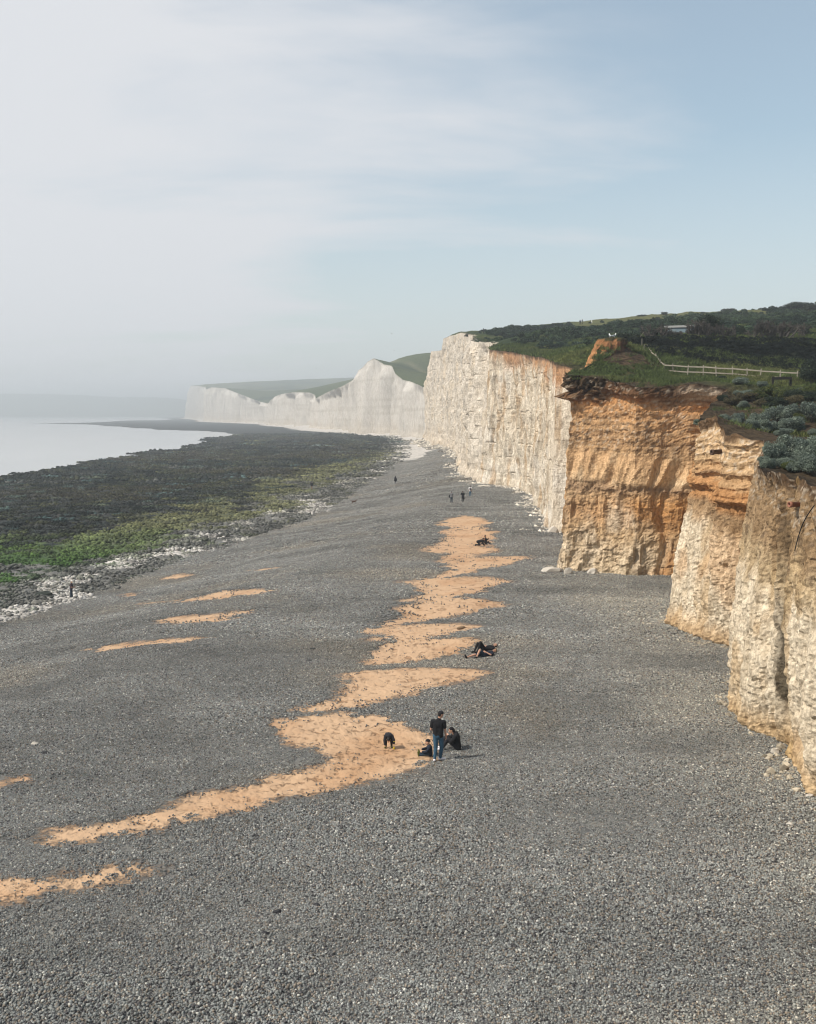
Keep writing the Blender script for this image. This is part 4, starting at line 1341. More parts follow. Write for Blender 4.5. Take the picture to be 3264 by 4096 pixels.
class MB:
    """collects pieces into one mesh"""
    def __init__(s): s.v, s.f, s.n = [], [], 0
    def add(s, v, f):
        v = np.asarray(v, float)
        s.v.append(v); s.f += [tuple(dict.fromkeys(int(i) + s.n for i in q)) for q in f]; s.n += len(v)
        return s
    def tube(s, path, r0, r1=None, k=6): return s.add(*tube_np(path, r0, r0 if r1 is None else r1, k))
    def box(s, c, size, rot=None):
        x, y, z = (q * .5 for q in size)
        v = np.array([(a, b, d) for a in (-x, x) for b in (-y, y) for d in (-z, z)])
        if rot is not None: v = v @ np.array(rot).T
        return s.add(v + np.asarray(c), [(0, 1, 3, 2), (4, 6, 7, 5), (0, 4, 5, 1), (2, 3, 7, 6), (0, 2, 6, 4), (1, 5, 7, 3)])
    def beam(s, a, b, w, h, wob=0):
        """a sawn bar between two points"""
        a, b = np.asarray(a, float), np.asarray(b, float)
        d = b - a; L = np.linalg.norm(d); d /= L
        up = np.array([0, 0, 1.]) if abs(d[2]) < .9 else np.array([0, 1., 0])
        sd_ = np.cross(d, up); sd_ /= np.linalg.norm(sd_); up = np.cross(sd_, d)
        return s.box((a + b) / 2, (L, w, h), np.stack([d, sd_, up], 1))
    def ell(s, c, r, rot=None, base=ICO2, lump=0, rng=None):
        v = base[0].copy()
        if lump: v = v * (1 + lump * rng.standard_normal((len(v), 1)))
        v = v * np.asarray(r)
        if rot is not None: v = v @ np.asarray(rot).T
        return s.add(v + np.asarray(c), base[1])
    def build(s, name, mat, parent=None, smooth=True, bevel=0, voxel=0, sub=0):
        me = bpy.data.meshes.new(name)
        me.from_pydata(np.concatenate(s.v).tolist(), [], s.f)
        me.validate()
        me.polygons.foreach_set('use_smooth', np.full(len(me.polygons), smooth, dtype=bool))
        me.materials.append(mat)
        o = bpy.data.objects.new(name, me)
        COL.objects.link(o)
        if parent is not None: o.parent = parent
        if voxel:
            r = o.modifiers.new('skin', 'REMESH'); r.mode = 'VOXEL'; r.voxel_size = voxel; r.use_smooth_shade = True
            q = o.modifiers.new('ease', 'SMOOTH'); q.factor = .5; q.iterations = 2
        if bevel:
            q = o.modifiers.new('edge', 'BEVEL'); q.width = bevel; q.segments = 2; q.limit_method = 'ANGLE'
        return o

PAL = {
    'grey': ((.118, .150, .122), (.200, .238, .198), (.062, .082, .064)),
    'green': ((.055, .075, .022), (.120, .125, .035), (.025, .038, .014)),
    'dark': ((.022, .034, .022), (.045, .062, .034), (.010, .016, .012)),
    'brown': ((.075, .066, .036), (.13, .11, .055), (.03, .028, .018)),
}
def shrub_mesh(kind, seed, w=1.0, h=.75, n=3600, size=.042, lobes=11):
    rng = np.random.default_rng(seed)
    v, f, r, p = leaf_mass(dome(w, h, lobes, rng), n, size, rng)
    a, b, c = (np.array(q) for q in PAL[kind])
    t = rng.random(n)[:, None]
    cl = np.where(t < .6, a, np.where(t < .85, b, c)) * rng.uniform(.75, 1.25, (n, 1))
    o = mesh_np('foliage', v, f, M_LEAF, smooth=False, cols=np.repeat(cl, 4, 0), link=False)
    m = MB()
    for i in range(9):
        an = rng.uniform(0, 6.28); e = (w * .3 * math.cos(an), w * .3 * math.sin(an), h * rng.uniform(.5, .8))
        m.tube([(0, 0, -.1), (e[0] * .4, e[1] * .4, e[2] * .45), e], .022 * w, .006 * w, 4)
    me = bpy.data.meshes.new('stems')
    me.from_pydata(np.concatenate(m.v).tolist(), [], m.f)
    me.materials.append(M_TWIG)
    return o.data, me
SHRUBS = {k: [shrub_mesh(k, 100 + 7 * i + len(k), n=7000, size=.028) for i in range(4)] for k in PAL}

def place(sx, D):
    r = ray(sx, 1600); x = r[0] / r[1] * D
    # keep the pixel column at that distance
    return x, float(zs(np.array([x]), np.array([D]))[0])

def shrub(kind, sx, D, w, h, label, name='shrub', group=None, sy=None, dz=0.0):
    x, z = place(sx, D)
    if sy is not None:
        z = float(at(sx, sy, D)[2])
    root = empty(name, (x, D, z + dz), random.uniform(0, 6.28))
    root.scale = (w, w * random.uniform(.85, 1.1), h / .75)
    fo, st = random.choice(SHRUBS[kind])
    for nm, me in (('foliage', fo), ('stems', st)):
        o = bpy.data.objects.new(nm, me); COL.objects.link(o); o.parent = root
    tag(root, label, 'shrub', group)
    return root
GR = 'grey green shrubs on the near cliff tops'
for q in (
    ('grey', 3062, 44.6, .55, .5, 'small grey shrub at the left tip of the nearest cliff top'),
    ('grey', 3108, 45.2, 1.05, 1.05, 'tall grey shrub at the left end of the nearest cliff top thicket'),
    ('grey', 3150, 44.2, .8, .55, 'low grey shrub on the lip of the nearest cliff'),
    ('grey', 3178, 47.0, 1.3, 1.2, 'largest grey shrub in the middle of the nearest thicket'),
    ('green', 3168, 43.6, .6, .45, 'low green plant hanging over the rubble of the nearest cliff'),
    ('grey', 3218, 44.6, .95, .8, 'rounded grey shrub right of centre in the nearest thicket'),
    ('grey', 3248, 47.5, 1.25, 1.15, 'tall grey shrub at the back right of the nearest thicket'),
    ('grey', 3252, 42.6, .9, .95, 'pale grey shrub spilling down at the right edge of the frame'),
    ('grey', 3300, 44.5, 1.2, 1.1, 'grey shrub cut off by the right edge beside the nearest thicket'),
    ('grey', 3196, 43.3, .7, .5, 'low grey shrub drooping over the rubble below the largest one'),
    ('grey', 3080, 43.9, .6, .5, 'low grey shrub between the tip and the tall left end shrub'),
    ('grey', 3236, 45.6, 1.2, 1.2, 'bushy grey shrub filling the right half of the nearest thicket'),
    ('grey', 2800, 64.8, .75, .40, 'low grey plant trailing over the nose of the second buttress'),
    ('grey', 2834, 66.8, .8, .45, 'low grey plant second along the nose of the second buttress'),
    ('green', 2868, 68.6, .8, .45, 'low green plant between grey ones on the second buttress'),
    ('grey', 2904, 69.4, .9, .6, 'grey shrub above the bare dark soil slope'),
    ('grey', 2952, 69.6, 1.0, .7, 'grey shrub with pale tips right above the soil slope'),
    ('grey', 2948, 63.8, .62, .62, 'lone pale grey shrub standing on the dark soil slope'),
    ('grey', 3010, 62.2, .85, .60, 'squat grey shrub at the left foot of the middle thicket'),
    ('grey', 3038, 66.8, 1.35, 1.0, 'broad grey shrub in the left half of the middle thicket'),
    ('grey', 3072, 62.2, 1.15, .8, 'rounded grey shrub low in the middle thicket'),
    ('grey', 3105, 69.5, 1.3, 1.0, 'grey shrub at the back of the middle thicket left of centre'),
    ('grey', 3152, 69.0, 1.5, 1.15, 'tallest grey shrub at the back of the middle thicket'),
    ('grey', 3168, 62.4, 1.6, 1.0, 'broad low grey shrub in the right half of the middle thicket'),
    ('green', 3205, 67.5, .9, .9, 'green bush among the grey shrubs of the middle thicket'),
    ('grey', 3243, 68.5, 1.4, 1.2, 'pale grey shrub at the right end of the middle thicket'),
    ('grey', 3145, 60.0, .95, .5, 'low grey shrub at the front edge of the middle thicket'),
    ('grey', 3255, 61.5, .7, .5, 'small grey shrub at the right edge below the middle thicket'),
    ('grey', 3112, 58.6, .38, .38, 'tiny grey tuft alone on the bare ledge'),
    ('grey', 2955, 84.5, 1.45, .75, 'grey shrub in front of the fence by the bare soil'),
    ('grey', 2974, 81.5, 1.4, .65, 'grey shrub below the one beside the bare soil'),
    ('grey', 3050, 84.5, .95, .6, 'small rounded grey shrub below the right part of the fence'),
    ('dark', 2890, 77.5, .8, .7, 'dark shrub at the cliff edge above the orange face'),
    ('grey', 2977, 75.5, .75, .6, 'small dull grey shrub among brown stems'),
    ('grey', 3198, 81.5, 1.2, .6, 'grey patch of shrub amid dark brambles at the right'),
): shrub(q[0], q[1], q[2], q[3], q[4], q[5], group=GR if q[0] == 'grey' else None)
GB = 'brambles between the fence and the near cliffs'
for q in (
    ('green', 3030, 79.5, 1.5, .8, 'yellow green bramble clump left of the others'),
    ('green', 3085, 80.5, 1.7, 1.0, 'brightest yellow green bramble clump below the dark beam'),
    ('green', 3135, 79.0, 1.6, .9, 'green bramble clump under the right end of the dark beam'),
    ('dark', 3178, 78.0, 1.5, .9, 'dark bramble clump beside the grey patch'),
    ('green', 3236, 81.0, 1.8, .9, 'green bramble clump at the right edge below the fence'),
    ('brown', 2932, 77.0, 1.2, .65, 'brown withered clump near the cliff edge'),
    ('brown', 2990, 78.5, 1.5, .7, 'brown withered clump below the grey shrubs'),
    ('brown', 3052, 75.5, 1.6, .75, 'brown withered clump under the yellow green brambles'),
    ('dark', 3110, 74.0, 1.6, .8, 'dark clump between the brambles and the middle thicket'),
    ('brown', 3170, 74.0, 1.5, .8, 'brown clump behind the middle thicket'),
    ('dark', 3240, 75.0, 1.7, .9, 'dark clump behind the right end of the middle thicket'),
    ('dark', 2885, 92.5, 1.0, .5, 'dark tuft on the turf lip left of the bare soil'),
    ('dark', 3245, 90.5, 2.3, 2.1, 'tall dark bush swallowing the right end of the fence'),
): shrub(q[0], q[1], q[2], q[3], q[4], q[5], name='bramble', group=GB)
GH = 'dark bushes on the hill'
for q in (
    ('dark', 2108, 250, 6.2, 1.9, 'dark oval bush on the grass plateau near the white cliff'),
    ('dark', 1880, 318, 3.4, 1.1, 'small dark bush right at the crest of the white cliff'),
    ('dark', 2095, 340, 4.0, 1.2, 'small dark bush on the skyline left of the walking pair'),
    ('dark', 2172, 340, 3.0, 1.0, 'low bush on the skyline nearest the walking pair on their left'),
    ('dark', 2560, 340, 3.0, 1.0, 'small bush on the skyline just right of the walking pair'),
    ('dark', 2652, 341, 2.2, 1.1, 'small round bush on the middle of the skyline'),
    ('dark', 2808, 341, 2.8, 1.1, 'low bush on the skyline left of its highest bush'),
    ('dark', 2905, 343, 5.0, 1.9, 'highest bush on the skyline'),
    ('dark', 3170, 285, 8.0, 2.0, 'biggest dark thicket high on the hill at the right'),
    ('dark', 3245, 280, 8.0, 2.0, 'dark thicket on the hill cut by the right edge'),
    ('dark', 2945, 126, 1.5, 1.25, 'round dark bush on the level grass beside bare shrubs'),
    ('dark', 3005, 126, 1.1, .8, 'small round bush on the level grass'),
    ('dark', 2612, 128, 2.8, 1.7, 'broad bush hiding the left side of the pale hut'),
    ('dark', 2830, 128, 3.4, 2.6, 'tall domed bush right of the pale hut'),
    ('dark', 2510, 124, 2.6, 1.1, 'low bush behind the knoll with the gulls'),
): shrub(q[0], q[1], q[2], q[3], q[4], q[5], name='bush', group=GH, dz=-.35 if q[2] > 300 else 0)

# bare twiggy shrubs on the edge of the bank
def twig_shrub(seed, h):
    rng = np.random.default_rng(seed)
    m = MB()
    def grow(p, d, L, r, lev):
        e = p + d * L
        mid = (p + e) / 2 + rng.normal(0, .05 * L, 3)
        m.tube([p, mid, e], r, r * .6, 3 if lev else 5)
        if lev < 4:
            for i in range(rng.integers(2, 4)):
                dd = d + rng.normal(0, .42, 3) + (0, 0, .10); dd /= np.linalg.norm(dd)
                grow(p + d * L * rng.uniform(.6, 1), dd, L * rng.uniform(.55, .78), r * .66, lev + 1)
    for i in range(9):
        d = np.array([rng.normal(0, .5), rng.normal(0, .5), 1.0]); d /= np.linalg.norm(d)
        grow(np.array([rng.normal(0, .2), rng.normal(0, .2), -.1]), d, h * .36, .05, 0)
    me = bpy.data.meshes.new('branches')
    me.from_pydata(np.concatenate(m.v).tolist(), [], m.f)
    me.materials.append(M_BARE)
    return me
M_BARE = plain('bare_twigs', (.060, .053, .047), .95, .3, 8)
TW = [twig_shrub(200 + i, 1.0) for i in range(4)]
GT = 'bare shrubs along the top of the bank'
for i, (sx, D, hh_, lab) in enumerate((
    (2612, 121, 2.4, 'bare twiggy shrub farthest left in front of the hut'), (2662, 121, 1.5, 'bare twiggy shrub beside the left end of the hut'),
    (2705, 120.5, 1.2, 'bare twiggy shrub covering the foot of the hut wall'), (2765, 121, 2.0, 'bare twiggy shrub by the right end of the hut'),
    (2792, 121, 2.9, 'bare twiggy shrub in front of the domed bush'), (2842, 121, 2.6, 'bare twiggy shrub right of the domed bush'),
    (2900, 121, 2.4, 'bare twiggy shrub left of the round dark bush'), (3042, 122, 3.0, 'tall bare shrub right of the small round bush'),
    (3090, 122, 3.0, 'bare shrub in the middle of the right hand row'), (3140, 122, 2.6, 'bare shrub near the bright grass'), (3190, 124, 2.2, 'low bare shrub behind the bright grass'))):
    x, z = place(sx, D)
    root = empty('bare_shrub', (x, D, z), random.uniform(0, 6.28))
    root.scale = (hh_ * 1.0, hh_ * 1.0, hh_)
    o = bpy.data.objects.new('branches', TW[i % 4]); COL.objects.link(o); o.parent = root
    tag(root, lab, 'shrub', GT)

# scrub, brambles and grass nobody could count
M_SCRUB = tint_mat('scrub_leaves', .8, .15, 1.2, var=(.7, 1.3))
def scrub_t(seed, n=420, size=.14):
    rng = np.random.default_rng(seed)
    v, f, r, p = leaf_mass(dome(1.0, .62, 7, rng), n, size * .55, rng)
    cl = np.array([[1, 1, 1]]) * rng.uniform(.45, 1.6, (n, 1))
    return mesh_np('scrub_clump', v, f, M_SCRUB, smooth=False, cols=np.repeat(cl, 4, 0), link=False)
sc_t = [scrub_t(300 + i) for i in range(5)]
def land_pts(n, x0, x1, y0, y1, rng):
    x, y = rng.uniform(x0, x1, n), rng.uniform(y0, y1, n)
    m = np.abs(x) < .40 * y + 4
    # landward of the rim only
    rp = pr_m; o_ = np.arange(len(rp))
    p = y - x
    ii = np.clip(np.searchsorted(rp / (1 / math.sqrt(2)) , p), 0, len(rp) - 1)
    t = (x + y) / math.sqrt(2) - (RIM[ii, 0] + RIM[ii, 1]) / math.sqrt(2)
    return x, y, t, m & (t > .25)
rg2 = np.random.default_rng(21)
x, y, t, m = land_pts(30000, 5, 150, 124, 352, rg2)
d_ = fbm(x / 26, y / 34, 0, 3, 143) + .4 * fbm(x / 5, y / 5, 0, 4, 141) + .5 * ss(2, 30, x - 15)
z = zs(x, y)
dens = ss(-.15, .25, d_) * (1 - ss(42, 47, z)) * ss(4, 14, t) + .03 * (t > 3)
dens *= 1 - .97 * ss(262, 288, y + 16 * fbm(x / 14, y / 20, 0, 3, 175)) * ss(.143, .153, x / y)
dens *= 1 - .9 * ((x > .16 * y) & (y < 152))
m &= rg2.random(len(x)) < dens * .55
x, y, z = x[m], y[m], z[m]
sc = rg2.uniform(.7, 2.0, len(x)) * (1 + .15 * ss(200, 330, y))
sc *= np.where(y > 325, .6, 1)
rot = np.zeros((len(x), 3)); rot[:, 2] = rg2.uniform(0, 6.28, len(x))
ti = np.array([[.022, .037, .020]]) * rg2.uniform(.55, 1.6, (len(x), 1)) * (1 + np.outer(fbm(x / 18, y / 24, 0, 3, 171), [.55, .45, .25]))
gn_scatter('scrub', np.stack([x, y, z - .1], 1), sc, rot, ti, rg2.integers(0, 5, len(x)), sc_t, 'dark green scrub covering the hill', 'scrub')
x, y = rg2.uniform(19, 56, 4200), rg2.uniform(103, 116, 4200)
m = (np.abs(x) < .41 * y + 3) & (x > 20 + .3 * (116 - y))
x, y = x[m], y[m]
z = zs(x, y)
rot = np.zeros((len(x), 3)); rot[:, 2] = rg2.uniform(0, 6.28, len(x))
ti = np.array([[.006, .009, .0075]]) * rg2.uniform(.5, 1.9, (len(x), 1))  # dark leaves, tinted near black to carry the shade of the bank face
gn_scatter('ivy', np.stack([x, y, z - .1], 1), rg2.uniform(.35, .8, len(x)), rot, ti, rg2.integers(0, 5, len(x)), sc_t, 'dark ivy and brambles covering the steep bank behind the fence', 'ivy')

M_BLADE = tint_mat('grass_blades', .75, .2, 3.0, var=(.75, 1.25))
def tuft(seed, n=34):
    rng = np.random.default_rng(seed)
    V_, cl = [], []
    for i in range(n):
        a = rng.uniform(0, 6.28); r = .32 * math.sqrt(rng.random())
        p = np.array([r * math.cos(a), r * math.sin(a), -.02])
        h = rng.uniform(.10, .30); wd__ = rng.uniform(.012, .022)
        l = np.array([rng.normal(0, .10), rng.normal(0, .10), 0])
        s_v = np.array([math.cos(a * 3), math.sin(a * 3), 0]) * wd__
        V_ += [p - s_v, p + s_v, p + l * .6 + (0, 0, h * .7) + s_v * .6, p + l + (0, 0, h)]
        cl.append(rng.uniform(.6, 1.5))
    return mesh_np('grass_tuft', np.array(V_), np.arange(4 * n).reshape(n, 4), M_BLADE, smooth=False, cols=np.repeat(np.array(cl)[:, None] * np.ones((1, 3)), 4, 0), link=False)
tf = [tuft(400 + i) for i in range(4)]
x, y, t, m = land_pts(42000, 11, 52, 60, 108, rg2)
b_ = fbm(x / 3, y / 3, 0, 3, 181)
kn_ = np.exp(-(((x - 20.0) / 3.2) ** 2 + ((y - 96.5) / 4.5) ** 2))
m &= rg2.random(len(x)) < np.clip(.75 + b_ - 1.0 * kn_ - .8 * ss(89, 82, y), .04, 1)
x, y = x[m], y[m]
x2, y2, t2, m2 = land_pts(26000, 8, 60, 112, 200, rg2)
x, y = np.concatenate([x, x2[m2]]), np.concatenate([y, y2[m2]])
z = zs(x, y)
rot = np.zeros((len(x), 3)); rot[:, 2] = rg2.uniform(0, 6.28, len(x))
gc = fbm(x / 6, y / 6, 0, 3, 183)
ti = np.array([[.060, .082, .024]]) * rg2.uniform(.55, 1.45, (len(x), 1)) * (1 + np.outer(ss(0, .7, gc), [.55, .25, .3]))
gn_scatter('grass', np.stack([x, y, z], 1), rg2.uniform(.6, 1.5, len(x)) * (1 + .5 * ss(110, 160, y)), rot, ti, rg2.integers(0, 4, len(x)), tf, 'rough grass on the terrace and plateau', 'grass')
# ------------------------------------------------------------------ fence, posts, hut, pipes
M_RAIL = plain('weathered_timber', (.28, .25, .20), .9, .4, 5)
M_POST = plain('old_post_timber', (.16, .145, .115), .9, .35, 9)
M_DARKWOOD = plain('dark_timber', (.022, .020, .018), .95, .3, 9)
fpts = [(2590, 1379, 105.5), (2604, 1400, 103.2), (2623, 1414, 101.0), (2640, 1438, 99.4), (2657, 1452, 98.0), (2691, 1454, 97.6), (2754, 1459, 97.0), (2814, 1460, 96.5), (2863, 1463, 96.0), (2930, 1466, 95.4), (2988, 1471, 94.9), (3045, 1475, 94.4), (3122, 1479, 93.7), (3191, 1483, 93.1), (3240, 1487, 92.6)]
fence_root = empty('fence', tuple(at(2754, 1503, 97.0)))
tag(fence_root, 'pale weathered post and rail fence dipping down beside the knoll', 'fence')
fo_ = np.array(fence_root.location)
tops = [at(*q) for q in fpts]
rf = random.Random(5)
for i, t in enumerate(tops):
    hgt = 1.18 if 5 <= i else 1.0
    b_ = np.array([t[0] + rf.uniform(-.10, .10), t[1], min(t[2] - hgt, float(zs(np.array([t[0]]), np.array([t[1]]))[0]) - .1)])
    MB().beam(b_ - fo_, t - fo_, .085, .10).build('post', M_RAIL if i not in (4, 5) else M_POST, fence_root, smooth=False, bevel=.01)
for i in range(len(tops) - 1):
    a, b_ = tops[i], tops[i + 1]
    for k_, (da, th) in enumerate(((.20, .115), (.66, .105), (1.02, .09))):
        if k_ == 2 and i not in (2, 4, 5, 6, 7, 10): continue
        if i == 0 and k_ == 2: continue
        dv_ = np.array([0, -.07, 0])
        sag = np.array([0, 0, rf.uniform(-.025, .025)])
        e = b_ if not (k_ == 2 and i in (6, 10)) else a + (b_ - a) * .7
        MB().beam(a - (0, 0, da) + dv_ - fo_ + sag, e - (0, 0, da + (0 if k_ < 2 else .02)) + dv_ - fo_ + sag * .3, .035, th).build('rail', M_RAIL, fence_root, smooth=False, bevel=.006)
a = at(2645, 1500, 97.4); b_ = at(2657, 1468, 98.0)
MB().beam(a - fo_, b_ - fo_, .06, .06).build('brace', M_POST, fence_root, smooth=False, bevel=.006)

bar = empty('barrier', tuple(at(3125, 1545, 88)))
tag(bar, 'low dark timber beam on two posts below the right part of the fence', 'barrier')
bo = np.array(bar.location)
for sx, sy in ((3092, 1506), (3163, 1508)):
    t = at(sx, sy, 88); MB().beam(t - (0, 0, 1.2) - bo, t - bo, .16, .16).build('post', M_DARKWOOD, bar, smooth=False, bevel=.01)
MB().beam(at(3088, 1514, 87.8) - bo, at(3168, 1512, 87.8) - bo, .10, .22).build('beam', M_DARKWOOD, bar, smooth=False, bevel=.01)

def post(sx, sy, D, h, w, label, mat=None, lean=(0, 0), name='post', group=None):
    t = at(sx, sy, D)
    zb = min(float(zs(np.array([t[0]]), np.array([D]))[0]) - .15, t[2] - h)
    b_ = np.array([t[0] + lean[0], D + lean[1], zb])
    o = MB().beam(b_ - b_, t - b_, w, w).build(name, mat or M_POST, None, smooth=False, bevel=w * .12)
    o.location = b_
    return tag(o, label, 'post', group)
post(2314, 1348, 205, 1.2, .30, 'stout dark post standing alone on the plateau grass', M_DARKWOOD)
post(2322, 1331, 250, 1.0, .18, 'thin post behind the stout one among scrub', M_DARKWOOD)
post(1934, 1313, 318, 1.3, .20, 'dark post on the skyline near the crest of the white cliff', M_DARKWOOD)
post(1983, 1313, 322, 1.0, .12, 'thin post on the skyline right of the crest post', M_DARKWOOD)
post(2367, 1281, 330, .7, .28, 'small white marker post near the walking pair', plain('white_paint', (.8, .8, .76)))
post(2577, 1377, 104.5, 1.0, .07, 'thin pale post just left of the fence top')
post(2568, 1354, 106, 1.5, .07, 'thin grey post behind the left end of the fence')
post(2575, 1328, 110, 1.8, .06, 'long leaning pole above the left end of the fence', lean=(-1.25, .3), name='pole')
post(2637, 1258, 340, 1.6, .12, 'thin post on the pale ridge grass', M_DARKWOOD)
pr_ = empty('post_and_rail', tuple(at(2018, 1371, 252)))
tag(pr_, 'short broken rail on a post at the left of the oval bush', 'fence')
po = np.array(pr_.location)
MB().beam((0, 0, -.4), at(2017, 1346, 252) - po, .2, .2).build('post', M_DARKWOOD, pr_, smooth=False)
MB().beam(at(2019, 1352, 252) - po, at(2056, 1355, 252) - po, .08, .14).build('rail', M_DARKWOOD, pr_, smooth=False)

# pale hut half hidden behind bare shrubs
hx, hz = place(2715, 138)
hut = empty('hut', (hx, 138, hz), math.radians(-24))
tag(hut, 'pale flat roofed hut half hidden behind bare shrubs', 'hut')
hh = float(at(2715, 1304, 138)[2]) - hz
M_HUT = plain('hut_paint', (.15, .20, .23), .7, .15, 4)
M_ROOF = plain('hut_roof', (.30, .30, .29), .8, .15, 4)
MB().box((0, 0, hh / 2 - .4), (3.3, 2.4, hh + .2)).build('wall', M_HUT, hut, smooth=False)
MB().box((0, 0, hh - .16), (3.6, 2.7, .26)).build('roof', M_ROOF, hut, smooth=False, bevel=.02)
MB().box((-.7, -1.215, hh / 2 - .3), (.8, .03, 1.7)).build('door', plain('hut_door', (.16, .2, .22)), hut, smooth=False)

# pipes and cable sticking out of the cut cliff
from mathutils.bvhtree import BVHTree
def bvh_of(ia, ib):
    ii = np.nonzero((SEC >= ia) & (SEC <= ib))[0]
    lo, hi = ii[0], min(ii[-1] + 1, NCOL - 1)
    s_ = P[lo:hi + 1]
    return BVHTree.FromPolygons([Vector(q) for q in s_.reshape(-1, 3)], [tuple(int(k) for k in q) for q in grid_faces(hi - lo + 1, NV)])
BV = bvh_of(0, 3)
def hit(sx, sy):
    r = Vector(ray(sx, sy)).normalized()
    p, n, i, d = BV.ray_cast(Vector((0, 0, CAM_Z)), r)
    return p
def pipe(name, sx, sy, d, L, r, mat, label):
    p = hit(sx, sy)
    if p is None: p = Vector(at(sx, sy, 52))
    d = Vector(d).normalized()
    m = MB()
    th = np.linspace(0, 2 * math.pi, 20, endpoint=False)
    q = d.to_track_quat('Z', 'Y').to_matrix()
    prof_ = [(-.6, r), (L - .12, r), (L - .12, r * 1.22), (L, r * 1.22), (L, r * .8), (L - .5, r * .78)]
    v = []
    for z_, rr in prof_:
        v += [tuple(q @ Vector((rr * math.cos(t), rr * math.sin(t), z_))) for t in th]
    f = [(i * 20 + j, i * 20 + (j + 1) % 20, (i + 1) * 20 + (j + 1) % 20, (i + 1) * 20 + j) for i in range(len(prof_) - 1) for j in range(20)]
    m.add(v, f)
    o = m.build(name, mat, None)
    o.location = p
    return tag(o, label, 'pipe')
pipe('drain_pipe', 2885, 1806, (-.95, -.3, -.06), .62, .13, plain('rusty_iron', (.075, .045, .032), .8, .4, 14), 'dark rusty drain pipe jutting from the second buttress')
pipe('drain_pipe', 3196, 2018, (-.95, -.28, .02), .40, .085, plain('terracotta', (.25, .105, .065), .6, .2, 10), 'terracotta drain pipe jutting from the nearest buttress')
pth = []
for sx, sy in ((3290, 1985), (3264, 2012), (3218, 2072), (3200, 2124), (3186, 2170), (3177, 2212)):
    p = hit(min(sx, 3262), sy) or Vector(at(sx, sy, 36))
    rr = Vector(ray(sx, sy)).normalized()
    pth.append(Vector((0, 0, CAM_Z)) + rr * ((p - Vector((0, 0, CAM_Z))).length - .18))
pp = []
for i in range(len(pth) - 1):
    for t in np.linspace(0, 1, 6, endpoint=False): pp.append(tuple(pth[i].lerp(pth[i + 1], t)))
pp.append(tuple(pth[-1]))
pp = smooth1(np.array(pp), 11)
o = MB().tube(pp, .020, .017, 7).build('cable', plain('black_rubber', (.012, .012, .013), .6, .2), None)
tag(o, 'black cable hanging down the nearest buttress', 'cable')

# ------------------------------------------------------------------ boulders, slabs and drift on the beach
M_CHALK = plain('chalk_rock', (.47, .43, .37), .95, .22, 5)
M_WEEDROCK = plain('weedy_rock', (.022, .028, .022), .8, .5, 5)
M_LOG = plain('drift_log', (.19, .13, .08), .9, .35, 6)
M_DARKSTONE = plain('dark_stone', (.03, .03, .032), .8, .4, 6)
def rock(name, sx, sy, w, d, h, mat, label, seed, group=None, cat='rock', rz=None):
    q = ground_hit(sx, sy)
    gz_ = float(ground_full(np.array([q[0]]), np.array([q[1]]))['z'][0])
    rng = np.random.default_rng(seed)
    v = ICO2[0].copy()
    v = v * (1 + .42 * fbm(v[:, 0] * 1.6 + seed, v[:, 1] * 1.6 + v[:, 2], 0, 3, seed % 50)[:, None]) * (1 + .03 * rng.standard_normal((len(v), 1)))
    v = np.sign(v) * np.abs(v) ** .85 * (w / 2, d / 2, h)
    v[:, 2] += h * .25
    o = mesh_np(name, v, ICO2[1], mat, smooth=False)
    o.location = (q[0], q[1], gz_)
    o.rotation_euler = (0, 0, rng.uniform(-.3, .3) if rz is None else rz)
    return tag(o, label, cat, group)
GC = 'fallen chalk blocks at the cliff foot'
for i, (sx, sy, w_, d_, h_, lab) in enumerate((
    (2205, 2287, 1.5, .9, .32, 'flat chalk block at the left foot of the brown cliff'),
    (2372, 2296, .9, .6, .32, 'chalk block among shingle under the brown cliff'),
    (2085, 2011, 2.4, 1.6, .10, 'larger flat chalk slab lying off the white cliff'),
    (2132, 2052, 1.7, 1.3, .10, 'flat chalk slab nearest the three walkers'),
    (2142, 2002, 1.8, 2.0, .35, 'chalk block against the foot of the white cliff'),
    (1938, 1946, 2.4, 1.6, .16, 'low chalk slab at the white cliff behind the walkers'),
    (2190, 2052, 1.2, 1.1, .55, 'squarish chalk block left of the brown cliff corner'),
    (2212, 2130, 1.1, 1.0, .5, 'rounded chalk block tucked beside the brown cliff corner'),
    (2270, 2296, .7, .5, .42, 'upright chalk lump at the brown cliff corner'),
    (3236, 3186, .26, .18, .07, 'small pale chalk block on shingle by the nearest buttress'),
    (3100, 3010, .3, .2, .12, 'ochre chalk lump fallen under the gully'),
    (3158, 3300, .22, .16, .06, 'small cream chalk lump at the lower right'),
    (2800, 2822, .16, .12, .06, 'tiny pale stone on open shingle')), ):
    rock('chalk_block', sx, sy, w_, d_, h_, M_CHALK, lab, 500 + i, GC)
for i, (sx, sy, w_, d_, h_, lab) in enumerate((
    (1420, 1888, 2.0, 1.6, .55, 'dark weedy boulder on pale sand beyond the dog'),
    (1345, 1905, 3.0, 2.0, .4, 'long dark weedy boulder at the edge of the green rocks'),
    (1516, 1872, 1.4, 1.0, .35, 'small dark boulder on the pale strip'),
    (1286, 1961, .7, .6, .4, 'dark stone standing right of the person with bare legs'),
    (178, 2383, 1.6, .9, .3, 'dark boulder on the pale rubble left of the white cap person'))):
    rock('boulder', sx, sy, w_, d_, h_, M_WEEDROCK, lab, 540 + i)
